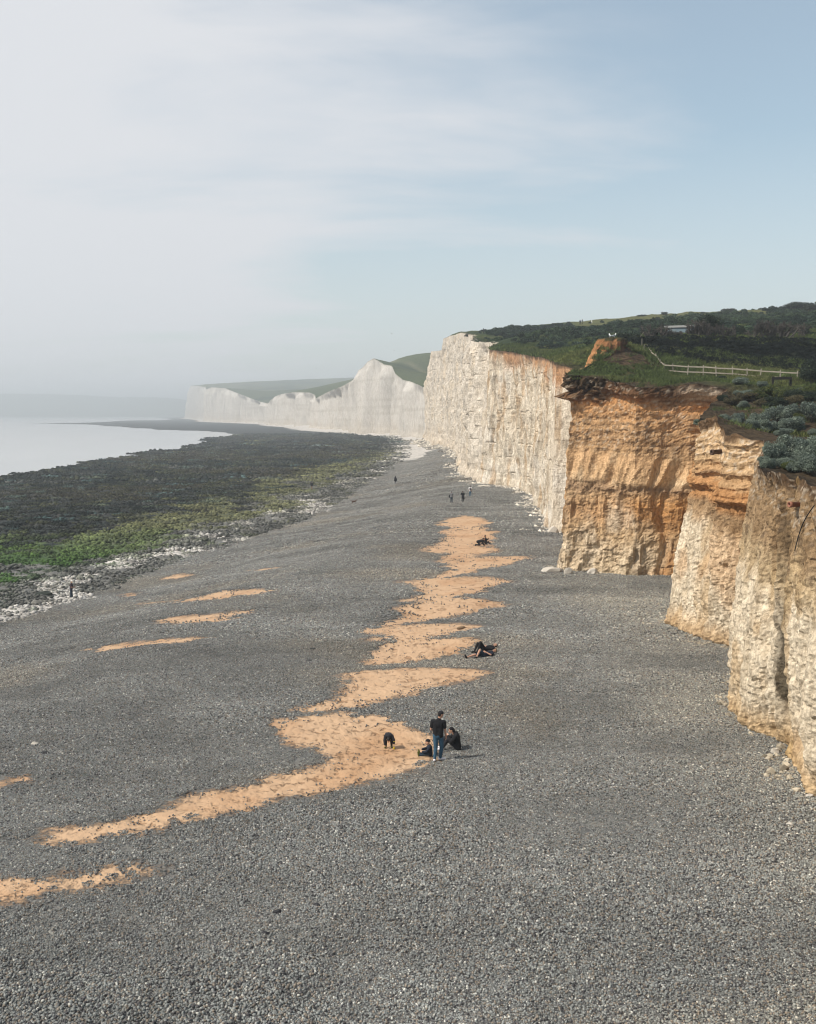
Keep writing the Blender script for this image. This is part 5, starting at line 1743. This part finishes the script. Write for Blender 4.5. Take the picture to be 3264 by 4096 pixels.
for i, (sx, sy, w_, d_, h_, m_, lab) in enumerate((
    (1110, 3650, .22, .12, .05, M_DARKSTONE, 'dark clump of wrack on the shingle in front'),
    (180, 3010, .40, .16, .05, M_DARKSTONE, 'dark flat driftwood near the left edge'),
    (138, 2976, .30, .18, .08, M_CHALK, 'pale stone near the left edge'),
    (1250, 2598, .30, .16, .06, M_DARKSTONE, 'dark wrack clump far out on open shingle'),
    (1238, 2642, .28, .15, .05, M_DARKSTONE, 'dark wrack clump just nearer than its neighbour'),
    (1062, 3735, .22, .14, .05, M_DARKSTONE, 'small dark wrack clump at the lower middle'),
    (1265, 3622, .2, .12, .05, M_DARKSTONE, 'small dark wrack clump right of the largest one'))):
    rock('beach_debris', sx, sy, w_, d_, h_, m_, lab, 560 + i, cat='debris')
q = ground_hit(1842, 2518)
m = MB()
m.tube([(-.22, -.05, .09), (-.1, -.02, .12), (.08, .03, .14), (.2, .06, .16), (.3, .09, .14)], [.05, .09, .10, .09, .03], k=9)
m.tube([(.2, .06, .17), (.32, .02, .17), (.40, .0, .15)], .02, .01, 5)
o = m.build('driftwood_log', M_LOG, None); o.location = q - np.array([0, 0, .03]); o.scale = (.95,) * 3
tag(o, 'short driftwood log on the sand behind the lying pair', 'log')

# ------------------------------------------------------------------ people
SKIN = plain('skin', (.44, .25, .17), .55, .08, 12)
def cloth(name, rgb, var=.18): return plain(name, rgb, .9, var, 14)
BLACK = cloth('black_cloth', (.010, .010, .012)); BLACK2 = cloth('charcoal_cloth', (.018, .018, .022))
NAVY = cloth('navy_cloth', (.012, .016, .028)); JEANS = cloth('blue_denim', (.035, .085, .135), .25)
GREYC = cloth('grey_cloth', (.17, .17, .18)); WHITEC = cloth('white_cloth', (.62, .61, .60)); SHOE_W = cloth('white_shoe', (.66, .64, .66), .06)
SHOE_B = cloth('black_shoe', (.012, .012, .013)); HAIR = plain('dark_hair', (.014, .011, .009), .6, .3, 40)
GREENB = cloth('olive_rubber', (.085, .095, .018), .12); DKJEAN = cloth('dark_denim', (.018, .032, .05), .2)
TAN = cloth('tan_cloth', (.24, .16, .10)); CAPW = cloth('white_cap', (.66, .63, .58)); GPACK = cloth('grey_pack', (.10, .09, .10))
YELLOW = plain('yellow_plastic', (.55, .40, .03), .5, .08, 10); BROWNCAP = cloth('khaki_cap', (.15, .12, .07))

def cap_np(a, b, ra, rb, k=12):
    a, b = np.asarray(a, float), np.asarray(b, float)
    d = b - a; L = np.linalg.norm(d)
    d = d / L if L > 1e-6 else np.array([0, 0, 1.])
    path, rad = [], []
    for t in (90, 60, 30): path.append(a - d * ra * math.sin(math.radians(t))); rad.append(max(ra * math.cos(math.radians(t)), 1e-3))
    for t in (0, .33, .66, 1): path.append(a + d * L * t); rad.append(ra + (rb - ra) * t)
    for t in (30, 60, 90): path.append(b + d * rb * math.sin(math.radians(t))); rad.append(max(rb * math.cos(math.radians(t)), 1e-3))
    ref = np.array([0, 0, 1.]) if abs(d[2]) < .9 else np.array([0, 1., 0])
    u = np.cross(d, ref); u /= np.linalg.norm(u); w_ = np.cross(d, u)
    v = []
    for p, r in zip(path, rad):
        for j in range(k):
            t = 2 * math.pi * j / k
            v.append(p + r * (math.cos(t) * u + math.sin(t) * w_))
    n = len(path)
    f = [(i * k + j, i * k + (j + 1) % k, (i + 1) * k + (j + 1) % k, (i + 1) * k + j) for i in range(n - 1) for j in range(k)]
    f += [tuple(range(k))[::-1], tuple((n - 1) * k + j for j in range(k))]
    return np.array(v), f

def nrmv(v): v = np.asarray(v, float); return v / (np.linalg.norm(v) + 1e-9)

class Fig:
    """one person: joints in metres round the ground point (x right, y away from the viewer, z up)"""
    def __init__(s, root_xyz, label, J, k=1.0, face=(0, 1, 0), head=(0, 1, 0), hup=(0, 0, 1), vox=.012, group=None, hand='relaxed'):
        s.J = {n: np.asarray(v, float) for n, v in J.items()}
        s.k, s.face, s.hf, s.hu = k, nrmv(face), nrmv(head), nrmv(hup)
        s.vox = vox
        s.root = empty('person', tuple(root_xyz))
        tag(s.root, label, 'person', group)
        J = s.J
        s.side = nrmv(J['rsh'] - J['lsh'])
        s.ax = nrmv(J['chest'] - J['pelvis'])
        s.fwd = nrmv(np.cross(s.ax, s.side))
        if 'lhip' not in J:
            hs = nrmv(J.get('hipside', s.side))
            J['lhip'] = J['pelvis'] - hs * .09 * k; J['rhip'] = J['pelvis'] + hs * .09 * k
        s.R = np.stack([s.side, s.fwd, s.ax], 1)
        s.body()
    def torso(s, m, g=0.0, low=0.0):
        J, k = s.J, s.k
        m.ell(J['pelvis'] + s.ax * (.03 - low), np.array([.165, .115, .10 + low]) * k + g, s.R)
        mid = (J['pelvis'] * .5 + J['chest'] * .5)
        m.ell(mid, np.array([.145, .10, .19]) * k + g, s.R)
        m.ell(J['chest'] - s.ax * .03 * k, np.array([.175, .115, .17]) * k + g, s.R)
        for a, b in ((-1, 'lsh'), (1, 'rsh')):
            v, f = cap_np(J['chest'] + s.ax * .06 * k + s.side * a * .05 * k, J[b], .075 * k + g, .062 * k + g); m.add(v, f)
            v, f = cap_np(J['pelvis'] + s.side * a * .06 * k, J['chest'] + s.side * a * .08 * k, .105 * k + g, .10 * k + g); m.add(v, f)
        m.add(*cap_np(J['pelvis'] - s.side * .075 * k, J['pelvis'] + s.side * .075 * k, .098 * k + g, .098 * k + g))
        m.add(*cap_np(J['chest'] + s.ax * .10 * k, J['neck'], .085 * k + g * .6, .06 * k + g * .3))
    def arm(s, m, d, g=0.0, upto=2.0):
        J, k = s.J, s.k
        e = J[d + 'el']
        if upto < 1:
            e = J[d + 'sh'] + (e - J[d + 'sh']) * upto
            m.add(*cap_np(J[d + 'sh'], e, .058 * k + g, .054 * k + g)); return
        m.add(*cap_np(J[d + 'sh'], e, .056 * k + g, .043 * k + g))
        m.add(*cap_np(e, J[d + 'wr'], .043 * k + g, .030 * k + g))
    def leg(s, m, d, g=0.0, upto=2.0):
        J, k = s.J, s.k
        kn, an = J[d + 'kn'], J[d + 'an']
        if upto < 1:
            m.add(*cap_np(J[d + 'hip'], J[d + 'hip'] + (kn - J[d + 'hip']) * upto, .092 * k + g, .080 * k + g)); return
        m.add(*cap_np(J[d + 'hip'], kn, .090 * k + g, .060 * k + g))
        cf = kn + (an - kn) * .35
        m.add(*cap_np(kn, cf, .058 * k + g, .058 * k + g))
        m.add(*cap_np(cf, an, .056 * k + g, .038 * k + g))
    def foot(s, m, d, g=0.0):
        J, k = s.J, s.k
        m.add(*cap_np(J[d + 'an'] - s.up_of(d) * .03 * k, J[d + 'to'], .045 * k + g, .034 * k + g))
        m.add(*cap_np(J[d + 'an'], J[d + 'an'] - nrmv(J[d + 'to'] - J[d + 'an']) * .035 * k - s.up_of(d) * .03 * k, .042 * k + g, .036 * k + g))
    def up_of(s, d):
        return nrmv(s.J[d + 'kn'] - s.J[d + 'an'])
    def hand(s, m, d):
        J, k = s.J, s.k
        w_ = J[d + 'wr']; dr = nrmv(w_ - J[d + 'el'])
        if d + 'hd' in J: dr = nrmv(J[d + 'hd'])
        sd = nrmv(np.cross(dr, s.side + .01)); pn = nrmv(np.cross(sd, dr))
        sg = 1 if d == 'l' else -1
        pn = pn * sg
        pc = w_ + dr * .055 * k
        m.ell(pc, np.array([.048, .042, .018]) * k, np.stack([dr, sd, pn], 1))
        m.add(*cap_np(w_ - dr * .02 * k, pc, .027 * k, .026 * k, 8))
        fr = max(.0085 * k, s.vox * .8)
        for i, (o_, L) in enumerate(((-.030, .070), (-.010, .080), (.010, .074), (.029, .058))):
            b = pc + dr * .035 * k + sd * o_ * k
            c1_ = b + (dr * .9 + pn * .25) * L * .5 * k
            c2_ = c1_ + (dr * .55 + pn * .75) * L * .5 * k
            m.add(*cap_np(b, c1_, fr, fr * .95, 7)); m.add(*cap_np(c1_, c2_, fr * .95, fr * .8, 7))
        b = pc - dr * .02 * k - sd * .034 * k
        c1_ = b + (dr * .6 - sd * .6 + pn * .2) * .036 * k
        m.add(*cap_np(b, c1_, fr * 1.15, fr, 7)); m.add(*cap_np(c1_, c1_ + (dr * .85 + pn * .4) * .030 * k, fr, fr * .85, 7))
    def headR(s):
        f = s.hf - s.hu * np.dot(s.hf, s.hu); f = nrmv(f)
        return nrmv(np.cross(f, s.hu)), f, s.hu
    def body(s):
        J, k = s.J, s.k
        m = MB()
        s.torso(m)
        for d in 'lr':
            s.arm(m, d); s.leg(m, d); s.foot(m, d, -.004); s.hand(m, d)
        r, f, u = s.headR()
        hk = k * s.J.get('hk', np.array(1.0))
        R = np.stack([r, f, u], 1)
        h = J['head']
        m.ell(h + u * .02 * hk, np.array([.076, .096, .095]) * hk, R)
        m.ell(h - u * .045 * hk + f * .018 * hk, np.array([.060, .070, .075]) * hk, R)      # jaw
        m.add(*cap_np(J['neck'] - s.ax * .04 * k, h - u * .05 * hk - f * .02 * hk, .060 * k, .055 * k))
        m.add(*cap_np(h + f * .093 * hk + u * .005 * hk, h + f * .108 * hk - u * .028 * hk, .010 * hk, .016 * hk, 8))   # nose
        for sg in (-1, 1):
            m.ell(h + r * sg * .077 * hk - f * .008 * hk - u * .005 * hk, np.array([.012, .022, .032]) * hk, R)         # ears
            m.ell(h + r * sg * .034 * hk + f * .082 * hk + u * .030 * hk, np.array([.024, .016, .010]) * hk, R)         # brows
            m.ell(h + r * sg * .034 * hk + f * .080 * hk + u * .008 * hk, np.array([.016, .016, .012]) * hk, R)         # eyelids
        m.ell(h + f * .083 * hk - u * .060 * hk, np.array([.026, .016, .010]) * hk, R)                                  # lips
        m.ell(h + f * .076 * hk - u * .098 * hk, np.array([.026, .020, .018]) * hk, R)                                  # chin
        s.body_o = m.build('body', SKIN, s.root, voxel=s.vox)
    def put(s, m, name, mat, v=None):
        return m.build(name, mat, s.root, voxel=v or s.vox * 1.1)
    def top(s, mat, name='shirt', sleeve=2.0, g=.014, low=.02):
        m = MB(); s.torso(m, g, low * s.k)
        for d in 'lr': s.arm(m, d, g, sleeve)
        return s.put(m, name, mat)
    def trousers(s, mat, name='trousers', upto=2.0, g=.013):
        m = MB()
        m.ell(s.J['pelvis'], np.array([.168, .118, .13]) * s.k + g, s.R)
        for d in 'lr': s.leg(m, d, g, upto)
        return s.put(m, name, mat)
    def shoes(s, mat, name='shoe'):
        for d in 'lr':
            m = MB(); s.foot(m, d, .008 * s.k); s.put(m, name, mat)
    def boots(s, mat):
        for d in 'lr':
            m = MB(); s.foot(m, d, .012 * s.k)
            kn, an = s.J[d + 'kn'], s.J[d + 'an']
            m.add(*cap_np(an, an + (kn - an) * .62, .055 * s.k, .066 * s.k)); s.put(m, 'boot', mat)
    def hair(s, mat=None, long=False):
        r, f, u = s.headR(); hk = s.k * s.J.get('hk', np.array(1.0)); h = s.J['head']
        R = np.stack([r, f, u], 1); m = MB()
        m.ell(h + u * .038 * hk - f * .014 * hk, np.array([.084, .098, .090]) * hk, R)
        m.ell(h - u * .010 * hk - f * .050 * hk, np.array([.074, .058, .075]) * hk, R)
        if long:
            m.add(*cap_np(h - f * .06 * hk, h - f * .07 * hk - u * .20 * hk, .07 * hk, .05 * hk))
        return s.put(m, 'hair', mat or HAIR)
    def cap(s, mat, visor=True, name='cap'):
        r, f, u = s.headR(); hk = s.k * s.J.get('hk', np.array(1.0)); h = s.J['head']
        R = np.stack([r, f, u], 1); m = MB()
        m.ell(h + u * .062 * hk - f * .004 * hk, np.array([.090, .106, .075]) * hk, R)
        if visor: m.ell(h + u * .048 * hk + f * .115 * hk, np.array([.070, .070, .012]) * hk, R)
        return s.put(m, name, mat)

def gpt(sx, sy):
    q = ground_hit(sx, sy)
    return np.array([q[0], q[1], float(ground_full(np.array([q[0]]), np.array([q[1]]))['z'][0])])

# the standing man
J = dict(pelvis=(.035, .0, .95), chest=(.035, .0, 1.36), neck=(.075, .01, 1.53), head=(.125, .03, 1.685), lsh=(-.155, .02, 1.44), rsh=(.235, -.01, 1.42),
         lel=(-.215, .02, 1.15), lwr=(-.12, .22, 1.06), rel=(.285, -.01, 1.13), rwr=(.315, .06, .88), lkn=(-.045, -.0, .50), rkn=(.165, .07, .50), lan=(-.085, -.06, .09), ran=(.115, .10, .09),
         lto=(-.06, .10, .04), rto=(.28, .16, .04), hipside=(1, .1, 0))
f = Fig(gpt(1748, 3040), 'standing man in black t-shirt and blue jeans seen from behind', J, 1.0, head=(.85, .5, -.15), hup=(.12, 0, 1), vox=.0085)
f.top(BLACK, 't_shirt', .62, .018, .0); f.trousers(JEANS, 'jeans'); f.shoes(SHOE_W); f.hair(); f.cap(BLACK2)

# woman sitting on the shingle beside him
J = dict(pelvis=(.05, 0, .11), chest=(-.01, 0, .50), neck=(-.09, 0, .63), head=(-.19, 0, .735), lsh=(-.04, -.16, .55), rsh=(-.04, .17, .55), lel=(-.20, -.20, .36), rel=(-.24, .18, .38),
         lwr=(-.30, -.06, .52), rwr=(-.34, .07, .50), lkn=(-.34, -.11, .42), rkn=(-.38, .12, .45), lan=(-.52, -.10, .09), ran=(-.60, .10, .09), lto=(-.68, -.10, .05), rto=(-.77, .10, .06), hipside=(0, 1, 0))
f = Fig(gpt(1826, 2998), 'person in black sitting hunched with knees up beside the standing man', J, .98, head=(-.95, .0, -.35), hup=(-.3, 0, .95), vox=.0095)
f.top(BLACK, 'jacket', 2.0, .03, .04); f.trousers(BLACK2); f.shoes(SHOE_W); f.hair(BLACK, True)
m = MB(); m.ell((.10, -.03, .10), (.10, .13, .05)); m.build('shirt_hem', WHITEC, f.root, voxel=.01)

# small child sitting with green boots
J = dict(pelvis=(0, 0, .10), chest=(-.02, 0, .32), neck=(-.05, 0, .41), head=(-.085, 0, .525), hk=1.35, lsh=(-.03, -.12, .35), rsh=(-.03, .12, .35), lel=(-.13, -.16, .22), rel=(-.13, .16, .24), lwr=(-.26, -.09, .19), rwr=(-.27, .05, .25),
         lkn=(-.21, -.08, .09), rkn=(-.20, .08, .12), lan=(-.40, -.10, .07), ran=(-.37, .10, .07), lto=(-.44, -.11, .19), rto=(-.41, .11, .20), hipside=(0, 1, 0))
f = Fig(gpt(1721, 3022), 'toddler in dark coat sitting on sand with green boots pointing up', J, .62, head=(-.9, .1, -.25), vox=.009)
f.top(NAVY, 'coat', 2.0, .028, .02); f.trousers(DKJEAN); f.boots(GREENB); f.cap(BLACK, False, 'hat')

# child bending over with a yellow spade
J = dict(pelvis=(-.015, .08, .47), chest=(.01, -.13, .50), neck=(.015, -.20, .45), head=(.0, -.255, .385), hk=1.35, lsh=(.125, -.15, .49), rsh=(-.115, -.15, .49), lel=(.185, -.19, .36), rel=(-.15, -.19, .34), lwr=(.195, -.22, .25), rwr=(-.135, -.22, .2),
         lkn=(.10, .02, .24), rkn=(-.105, .02, .24), lan=(.105, .04, .06), ran=(-.11, .03, .06), lto=(.115, -.07, .03), rto=(-.14, -.08, .03), hipside=(-1, 0, 0), lhd=(.1, -.05, -1))
f = Fig(gpt(1555, 2986), 'child in dark clothes bending over on the sand', J, .66, head=(.0, -.55, -.85), hup=(0, -.8, .5), vox=.009)
f.top(BLACK2, 'coat', 2.0, .026, .03); f.trousers(BLACK2); f.boots(GREENB); f.hair()
q = gpt(1555, 2986)
m = MB(); m.tube([(0, 0, .0), (.005, 0, .18)], .011, .011, 8); m.beam((-.03, 0, .19), (.04, 0, .19), .016, .016); m.ell((0, -.005, -.06), (.035, .008, .065))
o = m.build('toy_spade', YELLOW, None); o.location = q + np.array([.197, -.245, .125])
tag(o, 'yellow toy spade held by the bending child', 'toy spade')

# pair lying on their backs
a_ = nrmv((.86, .48, .05)); sd_ = nrmv((-.48, .86, 0))
def lying(base, black):
    J = dict(pelvis=(0, 0, .11), chest=tuple(a_ * .42 + (0, 0, .14)), neck=tuple(a_ * .58 + (0, 0, .17)), head=tuple(a_ * .72 + (0, 0, .21)), lsh=tuple(a_ * .48 + sd_ * .17 + (0, 0, .13)), rsh=tuple(a_ * .48 - sd_ * .17 + (0, 0, .13)),
             lel=tuple(a_ * .30 + sd_ * .26 + (0, 0, .10)), rel=tuple(a_ * .30 - sd_ * .25 + (0, 0, .12)), lwr=tuple(a_ * .14 + sd_ * .10 + (0, 0, .24)), rwr=tuple(a_ * .12 - sd_ * .09 + (0, 0, .25)))
    hs = -sd_
    J['hipside'] = hs
    if black:
        J.update(lkn=(-.34, -.13, .44), rkn=(-.20, -.22, .52), lan=(-.52, -.36, .08), ran=(-.36, -.42, .08), lto=(-.66, -.43, .05), rto=(-.50, -.50, .05))
    else:
        J.update(rkn=(-.18, -.20, .40), lkn=(-.46, -.24, .17), ran=(-.36, -.40, .08), lan=(-.86, -.42, .08), rto=(-.48, -.50, .05), lto=(-.93, -.44, .20))
    return J
f = Fig(gpt(1932, 2628), 'person in shorts lying on the shingle with bare legs', lying(0, False), .98, head=(.10, -.35, 1), hup=a_, vox=.012)
f.top(NAVY, 'shirt', .6, .02); f.trousers(DKJEAN, 'shorts', .75); f.shoes(SHOE_B); f.hair(); f.cap(BROWNCAP, True)
f = Fig(gpt(1936, 2604), 'person all in black lying with both knees raised', lying(0, True), .98, head=(.10, .15, 1), hup=a_, vox=.012)
f.top(BLACK, 'jacket', 2.0, .022); f.trousers(BLACK); f.shoes(SHOE_B); f.hair()

# pair crouched together on the far sand
J = dict(pelvis=(-.26, 0, .42), chest=(.10, -.02, .52), neck=(.22, 0, .58), head=(.30, .0, .68), lsh=(.13, .16, .50), rsh=(.13, -.17, .50), lel=(.24, .2, .26), rel=(.22, -.20, .26), lwr=(.36, .12, .14), rwr=(.34, -.14, .12),
         lkn=(-.05, .12, .12), rkn=(-.06, -.12, .12), lan=(-.44, .13, .12), ran=(-.44, -.12, .13), lto=(-.46, .13, .03), rto=(-.46, -.12, .03), hipside=(0, -1, 0))
f = Fig(gpt(1922, 2182), 'person in black kneeling and leaning forward on the far sand', J, 1.0, head=(.8, -.1, -.2), vox=.016)
f.top(BLACK, 'jacket', 2.0, .035); f.trousers(BLACK); f.shoes(SHOE_B); f.hair()
J = dict(pelvis=(.0, 0, .12), chest=(-.04, 0, .52), neck=(-.06, 0, .66), head=(-.10, 0, .80), lsh=(-.06, -.17, .57), rsh=(-.06, .17, .57), lel=(.14, -.22, .50), rel=(-.2, .2, .4), lwr=(.2, -.2, .60), rwr=(-.3, .1, .45),
         lkn=(.22, -.14, .30), rkn=(-.28, .12, .34), lan=(.36, -.16, .10), ran=(-.42, .12, .09), lto=(.40, -.20, .22), rto=(-.56, .12, .05), hipside=(0, 1, 0))
f = Fig(gpt(1944, 2177), 'person in black sitting against the kneeling one on the far sand', J, .95, head=(-.8, -.2, -.1), vox=.016)
f.top(BLACK, 'jacket', 2.0, .03); f.trousers(BLACK2); f.shoes(SHOE_B); f.hair()

def standing(stride=.1, arms='down', h=1.75, lean=0.0, bend=0.0):
    k = h / 1.8
    J = dict(pelvis=(0, 0, .95), chest=(lean, bend * .5, 1.35), neck=(lean * 1.3, bend, 1.52), head=(lean * 1.4, bend + .02, 1.67), lsh=(-.19, bend * .6, 1.43), rsh=(.19, bend * .6, 1.43), lel=(-.23, -.03, 1.15), rel=(.23, -.03, 1.15),
             lwr=(-.22, .10, .92), rwr=(.22, .08, .92), lkn=(-.09, stride * .5, .50), rkn=(.09, -stride * .3, .50), lan=(-.09, stride, .09), ran=(.09, -stride, .09), lto=(-.10, stride + .16, .04), rto=(.11, -stride + .16, .04))
    if arms == 'front':
        J.update(lel=(-.24, .08, 1.18), rel=(.24, .08, 1.18), lwr=(-.06, .28, 1.15), rwr=(.06, .28, 1.15))
    return {n: np.array(v) * k for n, v in J.items()}, k
J, k = standing(.12, 'front', 1.72)
J['rto'] = J['ran'] + (.10, .10, -.05)
f = Fig(gpt(1806, 2012), 'walker in grey top with a dark coat over one arm', J, k, vox=.016)
f.top(GREYC, 'jumper', 2.0, .02); f.trousers(DKJEAN); f.shoes(SHOE_B); f.hair()
m = MB(); m.add(*cap_np((-.27, .1, 1.12), (-.30, .12, .80), .10, .06)); m.add(*cap_np((-.30, .1, 1.05), (-.42, .05, 1.0), .07, .04))
m.build('coat', BLACK, f.root, voxel=.016)
J, k = standing(.10, 'front', 1.70)
f = Fig(gpt(1851, 2009), 'walker all in black with a coat tied round the waist', J, k, vox=.016)
f.top(BLACK, 'jumper', .9, .025); f.trousers(BLACK); f.shoes(SHOE_B); f.hair()
m = MB(); m.add(*cap_np((.05, -.08, .92), (.20, -.10, .50), .16, .09)); m.build('coat', BLACK2, f.root, voxel=.016)
J, k = standing(.10, 'down', 1.74)
f = Fig(gpt(1881, 1987), 'walker in white shirt and blue jeans wearing a grey backpack', J, k, vox=.016)
f.top(WHITEC, 'shirt', .62, .025); f.trousers(JEANS, 'jeans'); f.shoes(SHOE_B); f.hair()
m = MB(); m.ell((0, -.20 * k, 1.25 * k), (.15, .10, .24)); m.ell((0, -.27 * k, 1.15 * k), (.11, .06, .11)); m.build('backpack', GPACK, f.root, voxel=.016)

J, k = standing(.05, 'front', 1.68, 0, .04)
J = {n: np.array([v[1], -v[0], v[2]]) if np.ndim(v) else v for n, v in J.items()}      # turned to the right
f = Fig(gpt(286, 2397), 'person in a white cap and dark trousers standing on the pale rubble', J, k, head=(.8, -.5, -.4), vox=.014)
f.top(cloth('dusky_cloth', (.045, .03, .04)), 'top', .6, .016, -.06); f.trousers(DKJEAN); f.shoes(SHOE_B); f.hair(None, True); f.cap(CAPW)
J, k = standing(.03, 'front', 1.75, 0, .06)
J['chest'] = J['chest'] + (0, .05, 0)
f = Fig(gpt(1247, 1960) + np.array([0, 0, .03]), 'person in dark top and tan trousers by the green rocks', J, k, head=(0, .8, -.5), vox=.02)
f.top(BLACK, 'jacket', 2.0, .07); f.trousers(TAN); f.shoes(SHOE_B); f.hair()
J, k = standing(.04, 'front', 1.70)
f = Fig(gpt(1582, 1937), 'person in a wide dark hooded cape alone on the shingle', J, k, vox=.02)
f.top(BLACK2, 'jacket', 2.0, .03); f.trousers(GREYC); f.shoes(SHOE_B)
m = MB(); m.add(*cap_np((0, 0, 1.62), (0, 0, .95), .12, .36)); m.ell((0, 0, 1.66), (.13, .14, .16)); m.build('cape', BLACK2, f.root, voxel=.02)
def hill_pt(sx, D):
    x, z = place(sx, D)
    return np.array([x, D, z - .02])
J, k = standing(.12, 'down', 1.62)
f = Fig(hill_pt(2316, 344), 'shorter walker of the pair on the hill skyline', J, k, vox=.03)
f.top(BLACK2, 'jacket', 2.0, .04); f.trousers(BLACK); f.shoes(SHOE_B); f.hair()
J, k = standing(.16, 'front', 1.76)
J = {n: np.array([v[1], -v[0], v[2]]) if np.ndim(v) else v for n, v in J.items()}
f = Fig(hill_pt(2324, 344), 'taller walker of the pair on the hill skyline', J, k, head=(1, 0, 0), vox=.03)
f.top(BLACK, 'jacket', 2.0, .04); f.trousers(BLACK2); f.shoes(SHOE_B); f.hair()

# ------------------------------------------------------------------ dog and gulls
M_DOG = plain('brown_fur', (.075, .032, .016), .85, .35, 12)
dg = empty('dog', tuple(gpt(1416, 2017)))
tag(dg, 'brown dog standing on the shingle facing right', 'dog')
m = MB()
m.ell((.14, 0, .50), (.20, .125, .155)); m.ell((-.12, 0, .52), (.22, .10, .115)); m.ell((-.27, 0, .53), (.13, .10, .12))
m.add(*cap_np((.27, 0, .57), (.40, 0, .74), .085, .065)); m.ell((.45, 0, .79), (.095, .065, .068)); m.add(*cap_np((.50, 0, .775), (.605, 0, .745), .042, .03))
for sg in (-1, 1):
    m.ell((.405, sg * .062, .775), (.035, .014, .06))
    m.add(*cap_np((.20, sg * .075, .45), (.19, sg * .075, .25), .055, .034)); m.add(*cap_np((.19, sg * .075, .25), (.205, sg * .075, .04), .030, .024)); m.add(*cap_np((.205, sg * .075, .03), (.25, sg * .075, .025), .028, .022))
    x_ = -.30 + sg * .03
    m.add(*cap_np((x_ + .02, sg * .07, .48), (x_ + .08, sg * .075, .32), .075, .05)); m.add(*cap_np((x_ + .08, sg * .075, .32), (x_ - .07, sg * .075, .19), .042, .028)); m.add(*cap_np((x_ - .07, sg * .075, .19), (x_ - .05, sg * .075, .03), .026, .023)); m.add(*cap_np((x_ - .05, sg * .075, .025), (x_, sg * .075, .022), .026, .02))
m.build('body', M_DOG, dg, voxel=.014)
m = MB(); m.tube([(-.36, 0, .57), (-.48, 0, .60), (-.60, 0, .66), (-.70, 0, .74)], [.036, .030, .024, .010], k=8); m.build('tail', M_DOG, dg)

M_GULL = plain('white_feather', (.74, .74, .72), .8, .05, 20); M_GREYW = plain('grey_feather', (.30, .32, .34), .8, .12, 20); M_BEAK = plain('yellow_beak', (.55, .36, .05), .5, .05, 20)
M_FARB = plain('dark_feather', (.05, .05, .055), .8, .1, 20)
def gull(loc, rz, label, cat='gull', s=1.0, group=None):
    r = empty('gull', tuple(loc), rz)
    r.scale = (s,) * 3
    tag(r, label, cat, group)
    m = MB()
    m.ell((-.02, 0, .19), (.17, .075, .085), rotm(0, -.35, 0)); m.add(*cap_np((.09, 0, .24), (.13, 0, .345), .05, .04)); m.ell((.14, 0, .37), (.05, .04, .042))
    for sg in (-1, 1):
        m.add(*cap_np((.0, sg * .03, .12), (.0, sg * .03, .01), .012, .009, 6))
        m.add(*cap_np((.0, sg * .03, .008), (.05, sg * .035, .006), .012, .010, 6))
    m.build('body', M_GULL, r, voxel=.009)
    for sg in (-1, 1):
        m = MB(); m.ell((-.08, sg * .066, .20), (.19, .02, .06), rotm(0, -.32, 0)); m.build('wing', M_GREYW, r)
    m = MB(); m.tube([(.18, 0, .365), (.215, 0, .362), (.24, 0, .35)], [.014, .011, .004], k=6); m.build('beak', M_BEAK, r)
    return r
k_top = RIM[np.argmin(np.abs(RIM[:, 1] - 99.7) + np.abs(RIM[:, 0] - 17.4))]
def on_knoll(sx, D):
    x, _ = place(sx, D)
    j = np.argmin(np.hypot(RIM[:, 0] - x, RIM[:, 1] - D))
    return np.array([x, D, max(RIM[j, 2], float(zs(np.array([x]), np.array([D]))[0])) + .01])
gull(np.append(at(2439, 1360, 98.9)[:2], top_z + .02), math.radians(100), 'white gull on the left of the knoll top', group='gulls on the knoll', s=1.0)
gull(np.append(at(2457, 1360, 99.1)[:2], top_z + .02), math.radians(20), 'white gull on the right of the knoll top with grey wing showing', group='gulls on the knoll', s=1.05)
x, z = place(2391, 205)
gull((x, 205, z + .05), math.radians(180), 'lone white gull on the plateau grass', s=1.6)
def flyer(sx, sy, D, span, label, rz):
    r = empty('flying_gull', tuple(at(sx, sy, D)), rz)
    tag(r, label, 'gull')
    m = MB(); m.ell((0, 0, 0), (.26, .07, .07)); m.ell((.26, 0, .03), (.08, .05, .05)); m.ell((-.28, 0, .01), (.12, .06, .015)); m.build('body', M_GULL, r, voxel=.014)
    for sg in (-1, 1):
        v = [(.10, sg * .05, .03), (.14, sg * span * .25, .16), (.02, sg * span * .5, .06), (-.06, sg * span * .48, .055), (-.08, sg * span * .25, .13), (-.12, sg * .05, .02)]
        v = np.array(v); v2 = v - (0, 0, .022)
        fcs = [(0, 1, 4, 5), (1, 2, 3, 4), (6, 11, 10, 7), (7, 10, 9, 8)] + [(i, i + 6, (i + 1) % 6 + 6, (i + 1) % 6) for i in range(6)]
        MB().add(np.concatenate([v, v2]), fcs).build('wing', M_FARB, r, smooth=False)
flyer(1567, 1335, 330, 1.3, 'gull gliding against the sky left of the white cliff', math.radians(10))
flyer(1577, 1402, 600, 1.3, 'tiny distant gull below the gliding one', math.radians(150))
flyer(1265, 1473, 700, 1.4, 'tiny distant gull over the far green hill', math.radians(30))
